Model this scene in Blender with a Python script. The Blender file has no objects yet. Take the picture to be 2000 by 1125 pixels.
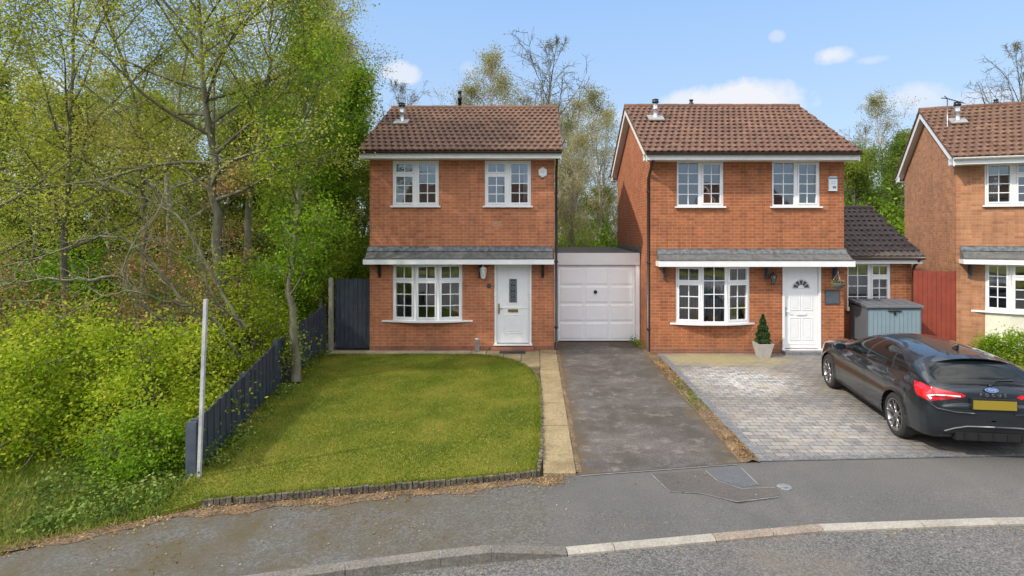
import bpy, bmesh, math, random
import numpy as np
from mathutils import Vector, Matrix
R = math.radians
sc = bpy.context.scene
# ---------------------------------------------------------------- camera
F = 1120.0; HOR = 445.0; VPX = 1047.0; CAMZ = 3.2
cd = bpy.data.cameras.new('camera'); cam = bpy.data.objects.new('camera', cd); sc.collection.objects.link(cam)
cam.location = (0, 0, CAMZ); cam.rotation_euler = (R(90), 0, 0)
cd.sensor_width = 36; cd.lens = F/2000*36
cd.shift_x = -(VPX-1000)/2000; cd.shift_y = -(562.5-HOR)/2000
cd.clip_start = .1; cd.clip_end = 2000
sc.camera = cam
# ---------------------------------------------------------------- sun, sky, exposure
SUN = Vector((-2.3, -1.25, 2.3)).normalized()           # towards the sun
sun_el = math.asin(SUN.z); sun_az = math.atan2(SUN.x, SUN.y)
ld = bpy.data.lights.new('sun', 'SUN'); ld.energy = 2.25; ld.angle = R(1.2); ld.color = (1, .93, .82)
lo = bpy.data.objects.new('sun', ld); sc.collection.objects.link(lo)
lo.rotation_euler = (-SUN).to_track_quat('-Z', 'Y').to_euler(); lo.location = (-20, -10, 30)
wd = bpy.data.worlds.new('World'); sc.world = wd; wd.use_nodes = True
nt = wd.node_tree; nt.nodes.clear()
def nn(nt, t, **k):
    n = nt.nodes.new(t)
    for a, b in k.items():
        if a == 'ins':
            for i, v in b.items(): n.inputs[i].default_value = v
        else: setattr(n, a, b)
    return n
def mth(nt, op, a, b=None, c=None, clamp=False):
    n = nt.nodes.new('ShaderNodeMath'); n.operation = op; n.use_clamp = clamp
    for i, v in enumerate((a, b, c)):
        if v is None: continue
        if isinstance(v, (int, float)): n.inputs[i].default_value = v
        else: nt.links.new(v, n.inputs[i])
    return n.outputs[0]
sky = nn(nt, 'ShaderNodeTexSky', sky_type='NISHITA', sun_disc=False, sun_elevation=sun_el, sun_rotation=sun_az,
         altitude=0, air_density=1.0, dust_density=.6, ozone_density=3.0)
tc = nn(nt, 'ShaderNodeTexCoord'); sep = nn(nt, 'ShaderNodeSeparateXYZ'); nt.links.new(tc.outputs['Generated'], sep.inputs[0])
X, Y, Z = sep.outputs
az = mth(nt, 'ARCTAN2', X, Y); el = mth(nt, 'ARCSINE', Z)
noi = nn(nt, 'ShaderNodeTexNoise', ins={'Scale': 17.0, 'Detail': 10.0, 'Roughness': .64}); nt.links.new(tc.outputs['Generated'], noi.inputs['Vector'])
nf = mth(nt, 'SUBTRACT', noi.outputs[0], .5)
acc = None
def blob(px, py, hx, hy, amp):                          # one cloud, by azimuth and elevation
    global acc
    u = (px-VPX)/F; a0 = math.atan(u); e0 = math.atan((HOR-py)/F*math.cos(a0))
    dx = mth(nt, 'DIVIDE', mth(nt, 'SUBTRACT', az, a0), hx/F*math.cos(a0)**2)
    dy = mth(nt, 'DIVIDE', mth(nt, 'SUBTRACT', el, e0), hy/F*math.cos(a0))
    d = mth(nt, 'ADD', mth(nt, 'MULTIPLY', dx, dx), mth(nt, 'MULTIPLY', dy, dy))
    d = mth(nt, 'ADD', d, mth(nt, 'MULTIPLY', nf, 3.6))
    v = mth(nt, 'MULTIPLY', mth(nt, 'SUBTRACT', 1.25, d, clamp=True), amp)
    acc = v if acc is None else mth(nt, 'MAXIMUM', acc, v)
for b in [(1425,205,135,42,.95), (1345,205,70,28,.8), (1510,190,60,34,.8), (1637,110,44,17,.8), (1695,118,34,9,.35), (1518,71,17,12,.4), (1790,188,80,32,.6),
          (1725,198,50,16,.35), (1900,195,90,22,.4), (780,143,42,20,.7), (912,136,16,18,.3), (1160,230,90,16,.3), (150,330,260,60,.7), (40,170,90,60,.5), (560,60,120,30,.35)]:
    blob(*b)
tint = nn(nt, 'ShaderNodeMix', data_type='RGBA', blend_type='MULTIPLY'); tint.inputs[0].default_value = 1
nt.links.new(sky.outputs[0], tint.inputs[6]); tint.inputs[7].default_value = (1.0, 1.0, 1.0, 1)
SKYTINT = tint
# pale spring air: the clear-sky model blended with a soft blue that pales towards the horizon
air = nn(nt, 'ShaderNodeValToRGB'); nt.links.new(mth(nt, 'MULTIPLY', el, 1.6, clamp=True), air.inputs[0]); ae = air.color_ramp.elements
ae[0].position = 0; ae[0].color = (.60, .73, .90, 1); ae[1].position = .62; ae[1].color = (.36, .60, .98, 1)
ag = nn(nt, 'ShaderNodeMix', data_type='RGBA', blend_type='MULTIPLY'); ag.inputs[0].default_value = 1; nt.links.new(air.outputs[0], ag.inputs[6]); ag.inputs[7].default_value = (3.5, 3.5, 3.5, 1); ag.clamp_result = False
sb = nn(nt, 'ShaderNodeMix', data_type='RGBA'); sb.inputs[0].default_value = .85; nt.links.new(tint.outputs[2], sb.inputs[6]); nt.links.new(ag.outputs[2], sb.inputs[7])
mix = nn(nt, 'ShaderNodeMix', data_type='RGBA'); nt.links.new(acc, mix.inputs[0]); nt.links.new(sb.outputs[2], mix.inputs[6])
mix.inputs[7].default_value = (3.25, 3.3, 3.45, 1)
# bright cloud added out of view, overhead and behind the camera, to fill shade
n2 = nn(nt, 'ShaderNodeTexNoise', ins={'Scale': 2.6, 'Detail': 6.0, 'Roughness': .55}); nt.links.new(tc.outputs['Generated'], n2.inputs['Vector'])
high = mth(nt, 'MULTIPLY', mth(nt, 'SUBTRACT', el, R(34)), 2.5, clamp=True)
rear = mth(nt, 'MULTIPLY', mth(nt, 'MULTIPLY', mth(nt, 'SUBTRACT', el, R(13)), 4.0, clamp=True), mth(nt, 'MULTIPLY', mth(nt, 'SUBTRACT', .1, Y), 3.0, clamp=True))
cov = mth(nt, 'MAXIMUM', high, rear)
cm = mth(nt, 'MULTIPLY', mth(nt, 'ADD', mth(nt, 'SUBTRACT', n2.outputs[0], .43), mth(nt, 'MULTIPLY', cov, .03)), 5.0, clamp=True)
cm = mth(nt, 'MULTIPLY', cm, cov)
m2 = nn(nt, 'ShaderNodeMix', data_type='RGBA'); nt.links.new(cm, m2.inputs[0]); nt.links.new(mix.outputs[2], m2.inputs[6]); m2.inputs[7].default_value = (12.5, 11.9, 11.2, 1)
bg = nn(nt, 'ShaderNodeBackground', ins={'Strength': .15}); nt.links.new(m2.outputs[2], bg.inputs[0])
wo = nn(nt, 'ShaderNodeOutputWorld'); nt.links.new(bg.outputs[0], wo.inputs[0])
sc.view_settings.view_transform = 'Standard'; sc.view_settings.look = 'None'
sc.view_settings.exposure = 0.9; sc.view_settings.gamma = 1
sc.cycles.max_bounces = 8; sc.cycles.transparent_max_bounces = 24
sc.cycles.use_denoising = True
sc.cycles.sample_clamp_indirect = 6

# ---------------------------------------------------------------- layout helpers
def P(px, py, y): return Vector(((px-VPX)/F*y, y, CAMZ-(py-HOR)/F*y))     # a point at distance y
def G(px, py, z=0.0):                                                      # a point on the ground
    y = (CAMZ-z)*F/(py-HOR); return Vector(((px-VPX)/F*y, y, z))
COL = sc.collection
# ---------------------------------------------------------------- object helpers
def tag(o, label=None, cat=None, group=None, kind=None):
    if label: o['label'] = label
    if cat: o['category'] = cat
    if group: o['group'] = group
    if kind: o['kind'] = kind
    return o
def thing(name, label, cat, loc=(0, 0, 0), rz=0.0, group=None):
    o = bpy.data.objects.new(name, None); COL.objects.link(o); o.location = loc; o.rotation_euler = (0, 0, rz)
    o.empty_display_size = .2
    return tag(o, label, cat, group)
def kids(o): return [c for c in COL.objects if c.parent == o]
def copy_tree(o, parent=None, top=True):
    c = o.copy(); COL.objects.link(c)
    if parent: c.parent = parent
    for ch in list(o.children): copy_tree(ch, c, False)
    return c
class MB:
    """collects faces, builds ONE mesh object"""
    def __init__(s): s.v = []; s.f = []; s.m = []; s.uv = []; s.sm = []
    def face(s, pts, mi=0, uv=None, smooth=False):
        b = len(s.v); s.v += [tuple(p) for p in pts]; s.f.append(list(range(b, b+len(pts)))); s.m.append(mi); s.sm.append(smooth)
        s.uv.append(uv if uv else [(p[0], p[2]) for p in pts])
    def obox(s, o, ax, ay, az, mi=0):
        """box from corner o with edge vectors"""
        o, ax, ay, az = map(Vector, (o, ax, ay, az))
        if ax.cross(ay).dot(az) < 0: ax, ay = ay, ax
        c = [o, o+ax, o+ax+ay, o+ay]; t = [p+az for p in c]
        la, lb, lc = ax.length, ay.length, az.length
        s.face(c[::-1], mi, [(0, 0), (0, lb), (la, lb), (la, 0)][::-1]); s.face(t, mi, [(0, 0), (la, 0), (la, lb), (0, lb)])
        for i in range(4):
            j = (i+1) % 4; w = (c[j]-c[i]).length
            s.face([c[i], c[j], t[j], t[i]], mi, [(0, 0), (w, 0), (w, lc), (0, lc)])
    def box(s, x0, x1, y0, y1, z0, z1, mi=0): s.obox((x0, y0, z0), (x1-x0, 0, 0), (0, y1-y0, 0), (0, 0, z1-z0), mi)
    def tube(s, pts, rad, n=8, mi=0, cap=True):
        pts = [Vector(p) for p in pts]; rad = rad if isinstance(rad, (list, tuple)) else [rad]*len(pts)
        b = len(s.v); up = None
        for i, p in enumerate(pts):
            d = (pts[min(i+1, len(pts)-1)]-pts[max(i-1, 0)]).normalized()
            if up is None: up = Vector((0, 0, 1)) if abs(d.z) < .9 else Vector((1, 0, 0))
            a = d.cross(up).normalized(); c = d.cross(a).normalized(); up = -c if False else up
            for k in range(n):
                t = 2*math.pi*k/n; s.v.append(tuple(p+(a*math.cos(t)+c*math.sin(t))*rad[i]))
        for i in range(len(pts)-1):
            for k in range(n):
                k2 = (k+1) % n; s.f.append([b+i*n+k, b+i*n+k2, b+(i+1)*n+k2, b+(i+1)*n+k]); s.m.append(mi); s.sm.append(True)
                s.uv.append([(k/n, i), (k2/n, i), (k2/n, i+1), (k/n, i+1)])
        if cap:
            for e, o in ((0, 1), (len(pts)-1, -1)):
                s.f.append([b+e*n+k for k in range(n)][::o]); s.m.append(mi); s.sm.append(False); s.uv.append([(0, 0)]*n)
    def lathe(s, c, prof, n=16, mi=0, axis='z', rot=None, caps=True):
        """prof: (r, h)"""
        b = len(s.v); c = Vector(c)
        for r, h in prof:
            for k in range(n):
                t = 2*math.pi*k/n
                q = Vector((r*math.cos(t), r*math.sin(t), h)) if axis == 'z' else (Vector((h, r*math.cos(t), r*math.sin(t))) if axis == 'x' else Vector((r*math.cos(t), h, r*math.sin(t))))
                if rot: q = rot @ q
                s.v.append(tuple(c+q))
        for i in range(len(prof)-1):
            for k in range(n):
                k2 = (k+1) % n; s.f.append([b+i*n+k, b+i*n+k2, b+(i+1)*n+k2, b+(i+1)*n+k]); s.m.append(mi); s.sm.append(True)
                s.uv.append([(k/n, i), (k2/n, i), (k2/n, i+1), (k/n, i+1)])
        for e in (0, len(prof)-1):
            if caps and prof[e][0] > 1e-4:
                s.f.append([b+e*n+k for k in range(n)][::(1 if e else -1)]); s.m.append(mi); s.sm.append(False); s.uv.append([(0, 0)]*n)
    def prism(s, poly, d, mi=0):
        """poly: 3D points, extruded by vector d"""
        d = Vector(d); a = [Vector(p) for p in poly]; t = [p+d for p in a]
        s.face(a[::-1], mi, [(0, 0)]*len(a)); s.face(t, mi, [(0, 0)]*len(a))
        for i in range(len(a)):
            j = (i+1) % len(a); w = (a[j]-a[i]).length
            s.face([a[i], a[j], t[j], t[i]], mi, [(0, 0), (w, 0), (w, d.length), (0, d.length)])
    def build(s, name, mats, parent=None, fix=False):
        me = bpy.data.meshes.new(name); me.from_pydata(s.v, [], s.f)
        if not isinstance(mats, (list, tuple)): mats = [mats]
        for m in mats: me.materials.append(m)
        me.polygons.foreach_set('material_index', s.m); me.polygons.foreach_set('use_smooth', s.sm)
        uvl = me.uv_layers.new(name='UVMap'); flat = [c for f in s.uv for p in f for c in p]; uvl.data.foreach_set('uv', flat)
        if fix:
            bm = bmesh.new(); bm.from_mesh(me); bmesh.ops.remove_doubles(bm, verts=bm.verts, dist=1e-4); bmesh.ops.recalc_face_normals(bm, faces=bm.faces); bm.to_mesh(me); bm.free()
        me.update(); o = bpy.data.objects.new(name, me); COL.objects.link(o)
        if parent: o.parent = parent
        return o
def npmesh(name, V, Fq, mats, parent=None, smooth=False, nside=4, uv=None, mi=None):
    me = bpy.data.meshes.new(name); n = len(Fq)
    me.vertices.add(len(V)); me.vertices.foreach_set('co', np.asarray(V, np.float32).ravel())
    me.loops.add(n*nside); me.loops.foreach_set('vertex_index', np.asarray(Fq, np.int32).ravel())
    me.polygons.add(n); me.polygons.foreach_set('loop_start', np.arange(0, n*nside, nside, dtype=np.int32))
    if smooth: me.polygons.foreach_set('use_smooth', np.ones(n, bool))
    for m in (mats if isinstance(mats, (list, tuple)) else [mats]): me.materials.append(m)
    if mi is not None: me.polygons.foreach_set('material_index', np.asarray(mi, np.int32))
    if uv is not None:
        l = me.uv_layers.new(name='UVMap'); l.data.foreach_set('uv', np.asarray(uv, np.float32).ravel())
    me.update(calc_edges=True); me.validate()
    o = bpy.data.objects.new(name, me); COL.objects.link(o)
    if parent: o.parent = parent
    return o
# ---------------------------------------------------------------- materials
def newmat(name):
    m = bpy.data.materials.new(name); m.use_nodes = True; t = m.node_tree; b = t.nodes['Principled BSDF']; return m, t, b
def ramp(t, fac, stops, interp='LINEAR'):
    r = t.nodes.new('ShaderNodeValToRGB'); r.color_ramp.interpolation = interp; e = r.color_ramp.elements
    while len(e) < len(stops): e.new(.5)
    for q, (p, c) in zip(e, stops): q.position = p; q.color = (*c, 1) if len(c) == 3 else c
    t.links.new(fac, r.inputs[0]); return r.outputs[0]
def noise(t, vec, scale, detail=4, rough=.55, dist=0.0):
    n = nn(t, 'ShaderNodeTexNoise', ins={'Scale': scale, 'Detail': detail, 'Roughness': rough, 'Distortion': dist})
    if vec is not None: t.links.new(vec, n.inputs['Vector'])
    return n.outputs[0]
def mixc(t, fac, a, b, blend='MIX'):
    n = t.nodes.new('ShaderNodeMix'); n.data_type = 'RGBA'; n.blend_type = blend
    for i, v in ((0, fac), (6, a), (7, b)):
        if hasattr(v, 'node'): t.links.new(v, n.inputs[i])
        elif i == 0: n.inputs[0].default_value = v
        else: n.inputs[i].default_value = (*v, 1)
    return n.outputs[2]
def bump(t, b, h, strength=.3, dist=.01):
    n = nn(t, 'ShaderNodeBump', ins={'Strength': strength, 'Distance': dist}); t.links.new(h, n.inputs['Height']); t.links.new(n.outputs[0], b.inputs['Normal'])
def wpos(t): return t.nodes.new('ShaderNodeNewGeometry').outputs['Position']
def objc(t): return t.nodes.new('ShaderNodeTexCoord').outputs['Object']
def uvc(t): return t.nodes.new('ShaderNodeUVMap').outputs[0]
def plain(name, c, rough=.5, metal=0, var=.12, vs=6.0, spec=.5, coat=0, bmp=0):
    m, t, b = newmat(name); v = objc(t)
    n = noise(t, v, vs, 5)
    col = ramp(t, n, [(.3, tuple(x*(1-var) for x in c)), (.7, tuple(min(1, x*(1+var)) for x in c))])
    t.links.new(col, b.inputs['Base Color']); b.inputs['Roughness'].default_value = rough; b.inputs['Metallic'].default_value = metal
    b.inputs['Specular IOR Level'].default_value = spec; b.inputs['Coat Weight'].default_value = coat
    if coat: b.inputs['Coat Roughness'].default_value = .03
    if bmp: bump(t, b, noise(t, v, vs*12, 4), bmp, .01)
    return m
M = {}
def brick(name, c1, c2, mortar, seed=0.0):
    m, t, b = newmat(name); uv = uvc(t)
    mp = nn(t, 'ShaderNodeMapping'); mp.inputs['Location'].default_value = (seed, 0, 0); t.links.new(uv, mp.inputs[0])
    br = nn(t, 'ShaderNodeTexBrick', ins={'Color1': (*c1, 1), 'Color2': (*c2, 1), 'Mortar': (*mortar, 1), 'Scale': 1.0, 'Mortar Size': .0065, 'Mortar Smooth': .2, 'Bias': -.1, 'Brick Width': .225, 'Row Height': .075})
    t.links.new(mp.outputs[0], br.inputs['Vector'])
    n1 = noise(t, mp.outputs[0], 1.3, 5); n2 = noise(t, mp.outputs[0], 30, 3)
    col = mixc(t, 1.0, br.outputs[0], ramp(t, n1, [(.3, (.86, .85, .86)), (.55, (1, 1, 1)), (.8, (1.1, 1.05, 1.0))]), 'MULTIPLY')
    # every brick its own tone
    fl = nn(t, 'ShaderNodeVectorMath', operation='FLOOR'); dv = nn(t, 'ShaderNodeVectorMath', operation='DIVIDE'); t.links.new(mp.outputs[0], dv.inputs[0]); dv.inputs[1].default_value = (.225, .075, 1)
    t.links.new(dv.outputs[0], fl.inputs[0]); wn = nn(t, 'ShaderNodeTexWhiteNoise'); t.links.new(fl.outputs[0], wn.inputs[0])
    col = mixc(t, 1.0, col, ramp(t, wn.outputs[0], [(0, (.82, .8, .8)), (.3, (.97, .97, .97)), (.8, (1.05, 1.03, 1)), (1, (1.18, 1.15, 1.12))]), 'MULTIPLY')
    # pale salts in horizontal drifts
    st = nn(t, 'ShaderNodeMapping'); st.inputs['Scale'].default_value = (.8, 3.2, 1); t.links.new(mp.outputs[0], st.inputs[0])
    col = mixc(t, ramp(t, noise(t, st.outputs[0], 1.1, 6, .7), [(.56, (0, 0, 0)), (.75, (.28, .28, .28))]), col, (.5, .3, .17))
    vs_m = nn(t, 'ShaderNodeMapping'); vs_m.inputs['Scale'].default_value = (5, .45, 1); t.links.new(mp.outputs[0], vs_m.inputs[0])
    col = mixc(t, 1.0, col, ramp(t, noise(t, vs_m.outputs[0], 1.3, 5, .65), [(.36, (.80, .79, .80)), (.52, (1, 1, 1))]), 'MULTIPLY')
    # green-brown dirt near the ground
    sp = nn(t, 'ShaderNodeSeparateXYZ'); t.links.new(uv, sp.inputs[0])
    low = mth(t, 'MULTIPLY', ramp(t, sp.outputs[1], [(0, (1, 1, 1)), (.55, (0, 0, 0))]), ramp(t, noise(t, mp.outputs[0], 2.5, 5), [(.42, (0, 0, 0)), (.68, (.75, .75, .75))]))
    col = mixc(t, low, col, (.13, .09, .045))
    t.links.new(col, b.inputs['Base Color']); b.inputs['Roughness'].default_value = .85
    bump(t, b, mth(t, 'ADD', mth(t, 'MULTIPLY', br.outputs[1], -1), mth(t, 'MULTIPLY', n2, .4)), .5, .006)
    return m
M['brick'] = brick('brick_orange', (.365, .114, .038), (.30, .088, .030), (.38, .235, .145))
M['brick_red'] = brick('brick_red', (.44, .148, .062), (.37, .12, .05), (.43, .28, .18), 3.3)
M['brick_tan'] = brick('brick_tan', (.42, .19, .09), (.35, .145, .065), (.33, .24, .16), 7.1)
def tiles(name, base, light, seed=0.0):
    m, t, b = newmat(name); uv = uvc(t)
    fl = nn(t, 'ShaderNodeVectorMath', operation='FLOOR'); t.links.new(uv, fl.inputs[0])
    wn = nn(t, 'ShaderNodeTexWhiteNoise'); t.links.new(fl.outputs[0], wn.inputs[0])
    o = objc(t)
    col = mixc(t, wn.outputs[0], tuple(x*.72 for x in base), tuple(x*1.25 for x in base))
    col = mixc(t, ramp(t, noise(t, o, 7, 6, .7), [(.5, (0, 0, 0)), (.72, (.7, .7, .7))]), col, light)
    col = mixc(t, ramp(t, noise(t, o, 1.2, 4, .6), [(.4, (.55, .55, .55)), (.65, (0, 0, 0))]), col, tuple(x*.55 for x in base))
    col = mixc(t, ramp(t, noise(t, o, 2.6, 7, .75), [(.55, (0, 0, 0)), (.68, (.6, .6, .6))]), col, (.075, .066, .032))
    # paler leading edge of each course, strongest on the roll crests
    fr = nn(t, 'ShaderNodeVectorMath', operation='FRACTION'); t.links.new(uv, fr.inputs[0]); sp = nn(t, 'ShaderNodeSeparateXYZ'); t.links.new(fr.outputs[0], sp.inputs[0])
    crest = mth(t, 'SUBTRACT', 1.0, mth(t, 'MULTIPLY', mth(t, 'ABSOLUTE', mth(t, 'SUBTRACT', sp.outputs[0], .4)), 3.2), clamp=True)
    e = mth(t, 'MULTIPLY', mth(t, 'SUBTRACT', 1.15, mth(t, 'MULTIPLY', sp.outputs[1], 2.4), clamp=True), mth(t, 'MULTIPLY', mth(t, 'MULTIPLY', noise(t, o, 5, 3), 1.35), crest), clamp=True)
    col = mixc(t, e, col, light)
    t.links.new(col, b.inputs['Base Color']); b.inputs['Roughness'].default_value = .8
    bump(t, b, noise(t, o, 60, 4), .35, .006)
    return m
M['tile'] = tiles('roof_tile_brown', (.125, .058, .033), (.27, .16, .095))
M['tile2'] = tiles('roof_tile_red_brown', (.128, .058, .036), (.27, .16, .10))
M['tile_dark'] = tiles('roof_tile_charcoal', (.066, .049, .044), (.12, .095, .085))
M['upvc'] = plain('white_upvc', (.74, .74, .735), .3, var=.03)
M['fascia'] = plain('white_fascia_paint', (.74, .73, .70), .4, var=.06)
M['fascia_old'] = plain('weathered_fascia_paint', (.56, .53, .50), .5, var=.12)
M['gutter'] = plain('brown_plastic', (.045, .028, .022), .4)
M['black'] = plain('black_plastic', (.015, .015, .016), .4)
M['felt'] = plain('grey_roofing_felt', (.105, .105, .10), .9, var=.35, vs=9, bmp=.3)
M['lead'] = plain('lead_flashing', (.105, .115, .122), .5, var=.6, vs=12)
M['galv'] = plain('galvanised_metal', (.52, .54, .56), .35, .7, var=.15)
M['flash'] = plain('pale_flashing', (.27, .25, .23), .7, var=.2)
M['plaster'] = plain('room_plaster', (.32, .29, .25), .9)
M['floorin'] = plain('room_carpet', (.16, .13, .11), .95)
M['curtain'] = plain('curtain_cloth', (.62, .60, .50), .9, var=.15, vs=20)
M['brass'] = plain('brass', (.45, .30, .09), .3, .9)
M['slate'] = plain('slate_grey', (.05, .06, .075), .5, var=.2)
M['plinth'] = brick('red_brick_plinth', (.32, .10, .058), (.24, .08, .048), (.28, .19, .13), 1.7)
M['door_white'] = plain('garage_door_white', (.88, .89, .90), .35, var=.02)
M['render'] = plain('cream_render', (.62, .60, .48), .8, var=.08)
def glassmat(name, tintc, refl):
    m, t, b = newmat(name); t.nodes.remove(b); out = [n for n in t.nodes if n.type == 'OUTPUT_MATERIAL'][0]
    g = nn(t, 'ShaderNodeBsdfGlossy', ins={'Roughness': .02, 'Color': (.95, .97, 1, 1)}); tr = nn(t, 'ShaderNodeBsdfTransparent', ins={'Color': (*tintc, 1)})
    # old panes are never quite flat
    bn = nn(t, 'ShaderNodeBump', ins={'Strength': .06, 'Distance': .02}); t.links.new(noise(t, objc(t), 2.5, 1), bn.inputs['Height']); t.links.new(bn.outputs[0], g.inputs['Normal'])
    fr = nn(t, 'ShaderNodeFresnel', ins={'IOR': 1.5}); f = mth(t, 'ADD', mth(t, 'MULTIPLY', fr.outputs[0], 1.2), refl, clamp=True)
    mx = t.nodes.new('ShaderNodeMixShader'); t.links.new(f, mx.inputs[0]); t.links.new(tr.outputs[0], mx.inputs[1]); t.links.new(g.outputs[0], mx.inputs[2]); t.links.new(mx.outputs[0], out.inputs[0])
    return m
M['glass'] = glassmat('window_glass', (.72, .78, .78), .16)
def stained(name, stops, sc1=.8, sc2=45, rough=.9, fine=.25, extra=None, bmpk=.5, stretch=None):
    """ground: broad patches x fine grit, in world coordinates"""
    m, t, b = newmat(name); p = wpos(t)
    q = p
    if stretch:
        mp = nn(t, 'ShaderNodeMapping'); mp.inputs['Scale'].default_value = stretch; t.links.new(p, mp.inputs[0]); q = mp.outputs[0]
    col = ramp(t, noise(t, q, sc1, 8, .65), stops)
    g = noise(t, p, sc2, 3, .7)
    col = mixc(t, 1.0, col, ramp(t, g, [(.3, (1-fine*1.6,)*3), (.5, (1, 1, 1)), (.72, (1+fine*2,)*3)]), 'MULTIPLY')
    if extra: col = extra(t, p, col)
    t.links.new(col, b.inputs['Base Color']); b.inputs['Roughness'].default_value = rough
    bump(t, b, g, bmpk, .01)
    return m
# ================================================================ GROUND
def interp(line, x): return float(np.interp(x, [p[0] for p in line], [p[1] for p in line]))
KERB = [(-60, -40), (-30, -9), (-14, 1.2), (-9, 3.2), (-5, 4.62), (-2.57, 5.30), (-1.31, 5.62), (-.5, 5.78), (.27, 5.88), (1.88, 6.14), (3.12, 6.34), (5.5, 6.5), (9, 6.45), (14, 6.0), (20, 4.8), (40, -3), (80, -30)]
BACKP = [(-60, -37), (-30, -6.5), (-14, 3.4), (-9, 4.6), (-7, 5.1), (-5.23, 5.6), (-4.5, 6.1), (-3.8, 6.5), (-2.12, 6.86), (.085, 7.38), (.5, 7.48), (2.8, 7.86), (3.05, 7.9), (6.8, 8.09), (12, 7.99), (20, 6.8), (40, -1), (80, -28)]
def dip(x): return .078*float(np.clip((x+.45)/.75, 0, 1))
def sheet(name, mat, lo_, hi_, xs, rows, zf, label=None, kind='structure'):
    V = []; Fq = []
    for x in xs:
        a, b = lo_(x), hi_(x)
        for r in rows: y = a+(b-a)*r; V.append((x, y, zf(x, y, r)))
    n = len(rows)
    for i in range(len(xs)-1):
        for j in range(n-1): Fq.append((i*n+j, (i+1)*n+j, (i+1)*n+j+1, i*n+j+1))
    o = npmesh(name, V, Fq, mat); tag(o, label, kind=kind); return o
XS = sorted(set(list(np.arange(-60, 80.1, 4)) + list(np.arange(-14, 20, .4)) + [p[0] for p in KERB] + [p[0] for p in BACKP]))
# materials
def road_extra(t, p, col):
    v = nn(t, 'ShaderNodeTexVoronoi', ins={'Scale': 85.0}); t.links.new(p, v.inputs['Vector'])
    spk = nn(t, 'ShaderNodeSeparateColor'); t.links.new(v.outputs['Color'], spk.inputs[0])
    c = mixc(t, mth(t, 'MULTIPLY', mth(t, 'GREATER_THAN', spk.outputs[0], .74), .5), col, (.22, .205, .18))
    c = mixc(t, mth(t, 'MULTIPLY', mth(t, 'LESS_THAN', spk.outputs[0], .25), .45), c, (.035, .037, .04))
    c = mixc(t, ramp(t, noise(t, p, .55, 8, .7), [(.48, (0, 0, 0)), (.66, (.6, .6, .6))]), c, (.14, .115, .095))
    return mixc(t, ramp(t, noise(t, p, .35, 6, .6), [(.30, (.5, .5, .5)), (.44, (0, 0, 0))]), c, (.05, .051, .053))
M['road'] = stained('coarse_road_asphalt', [(.3, (0.068, 0.067, 0.065)), (.5, (0.092, 0.088, 0.085)), (.7, (0.116, 0.109, 0.099))], .7, 30, .92, .35, road_extra)
def pave_extra(t, p, col):
    s = nn(t, 'ShaderNodeSeparateXYZ'); t.links.new(p, s.inputs[0]); n = noise(t, p, 1.7, 8, .7)
    old = mth(t, 'LESS_THAN', mth(t, 'ADD', s.outputs[0], mth(t, 'MULTIPLY', mth(t, 'SUBTRACT', noise(t, p, 9, 4), .5), .18)), .12)     # older, coarser surfacing ends here
    v2 = nn(t, 'ShaderNodeTexVoronoi', ins={'Scale': 48.0}); t.links.new(p, v2.inputs['Vector']); s2 = nn(t, 'ShaderNodeSeparateColor'); t.links.new(v2.outputs['Color'], s2.inputs[0])
    col = mixc(t, mth(t, 'MULTIPLY', old, .8), col, ramp(t, s2.outputs[0], [(.1, (.066, .062, .056)), (.5, (.09, .085, .077)), (.9, (.13, .123, .11))]))
    west = mth(t, 'MULTIPLY', mth(t, 'SUBTRACT', .6, s.outputs[0]), .36, clamp=True)        # never swept under the trees
    col = mixc(t, mth(t, 'MULTIPLY', west, ramp(t, n, [(.38, (0, 0, 0)), (.62, (1, 1, 1))])), col, (.075, .06, .03))
    col = mixc(t, ramp(t, noise(t, p, .5, 7, .7), [(.54, (0, 0, 0)), (.68, (.45, .45, .45))]), col, (.055, .054, .052))
    return mixc(t, ramp(t, noise(t, p, 17, 2, .5), [(.70, (0, 0, 0)), (.76, (.5, .5, .5))]), col, (.20, .19, .165))
M['pave'] = stained('footway_asphalt', [(.3, (0.075, 0.072, 0.067)), (.5, (0.093, 0.089, 0.083)), (.72, (0.114, 0.107, 0.098))], .6, 55, .9, .22, pave_extra)
M['kerb'] = stained('kerb_concrete', [(.3, (.105, .095, .08)), (.6, (.165, .15, .13))], 2, 40, .9, .25)
M['kerb_new'] = stained('new_kerb_concrete', [(.3, (.21, .19, .16)), (.6, (.32, .295, .25))], 2, 40, .9, .15)
M['kerb_brown'] = stained('brown_kerb_concrete', [(.3, (.17, .135, .105)), (.6, (.24, .195, .155))], 2, 40, .9, .25)
def drive_extra(t, p, col):
    s = nn(t, 'ShaderNodeSeparateXYZ'); t.links.new(p, s.inputs[0])
    n = mth(t, 'MULTIPLY', mth(t, 'SUBTRACT', noise(t, p, 2.5, 6, .7), .5), 1.6)
    # moss and soil gather along the left, right and garage edges
    xl = mth(t, 'ADD', mth(t, 'SUBTRACT', s.outputs[0], .55), n); xr = mth(t, 'ADD', mth(t, 'SUBTRACT', 2.85, s.outputs[0]), n); yb = mth(t, 'ADD', mth(t, 'SUBTRACT', 16.05, s.outputs[1]), n)
    e = mth(t, 'MINIMUM', mth(t, 'MINIMUM', xl, xr), mth(t, 'MULTIPLY', yb, .6))
    col = mixc(t, ramp(t, noise(t, p, .9, 7, .7), [(.42, (0, 0, 0)), (.56, (.85, .85, .85))]), col, (.050, .042, .034))
    col = mixc(t, ramp(t, noise(t, p, 3.2, 6, .75), [(.53, (0, 0, 0)), (.66, (.7, .7, .7))]), col, (.19, .165, .145))
    return mixc(t, ramp(t, e, [(0, (.8, .8, .8)), (.28, (0, 0, 0))]), col, (.085, .06, .03))
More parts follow.
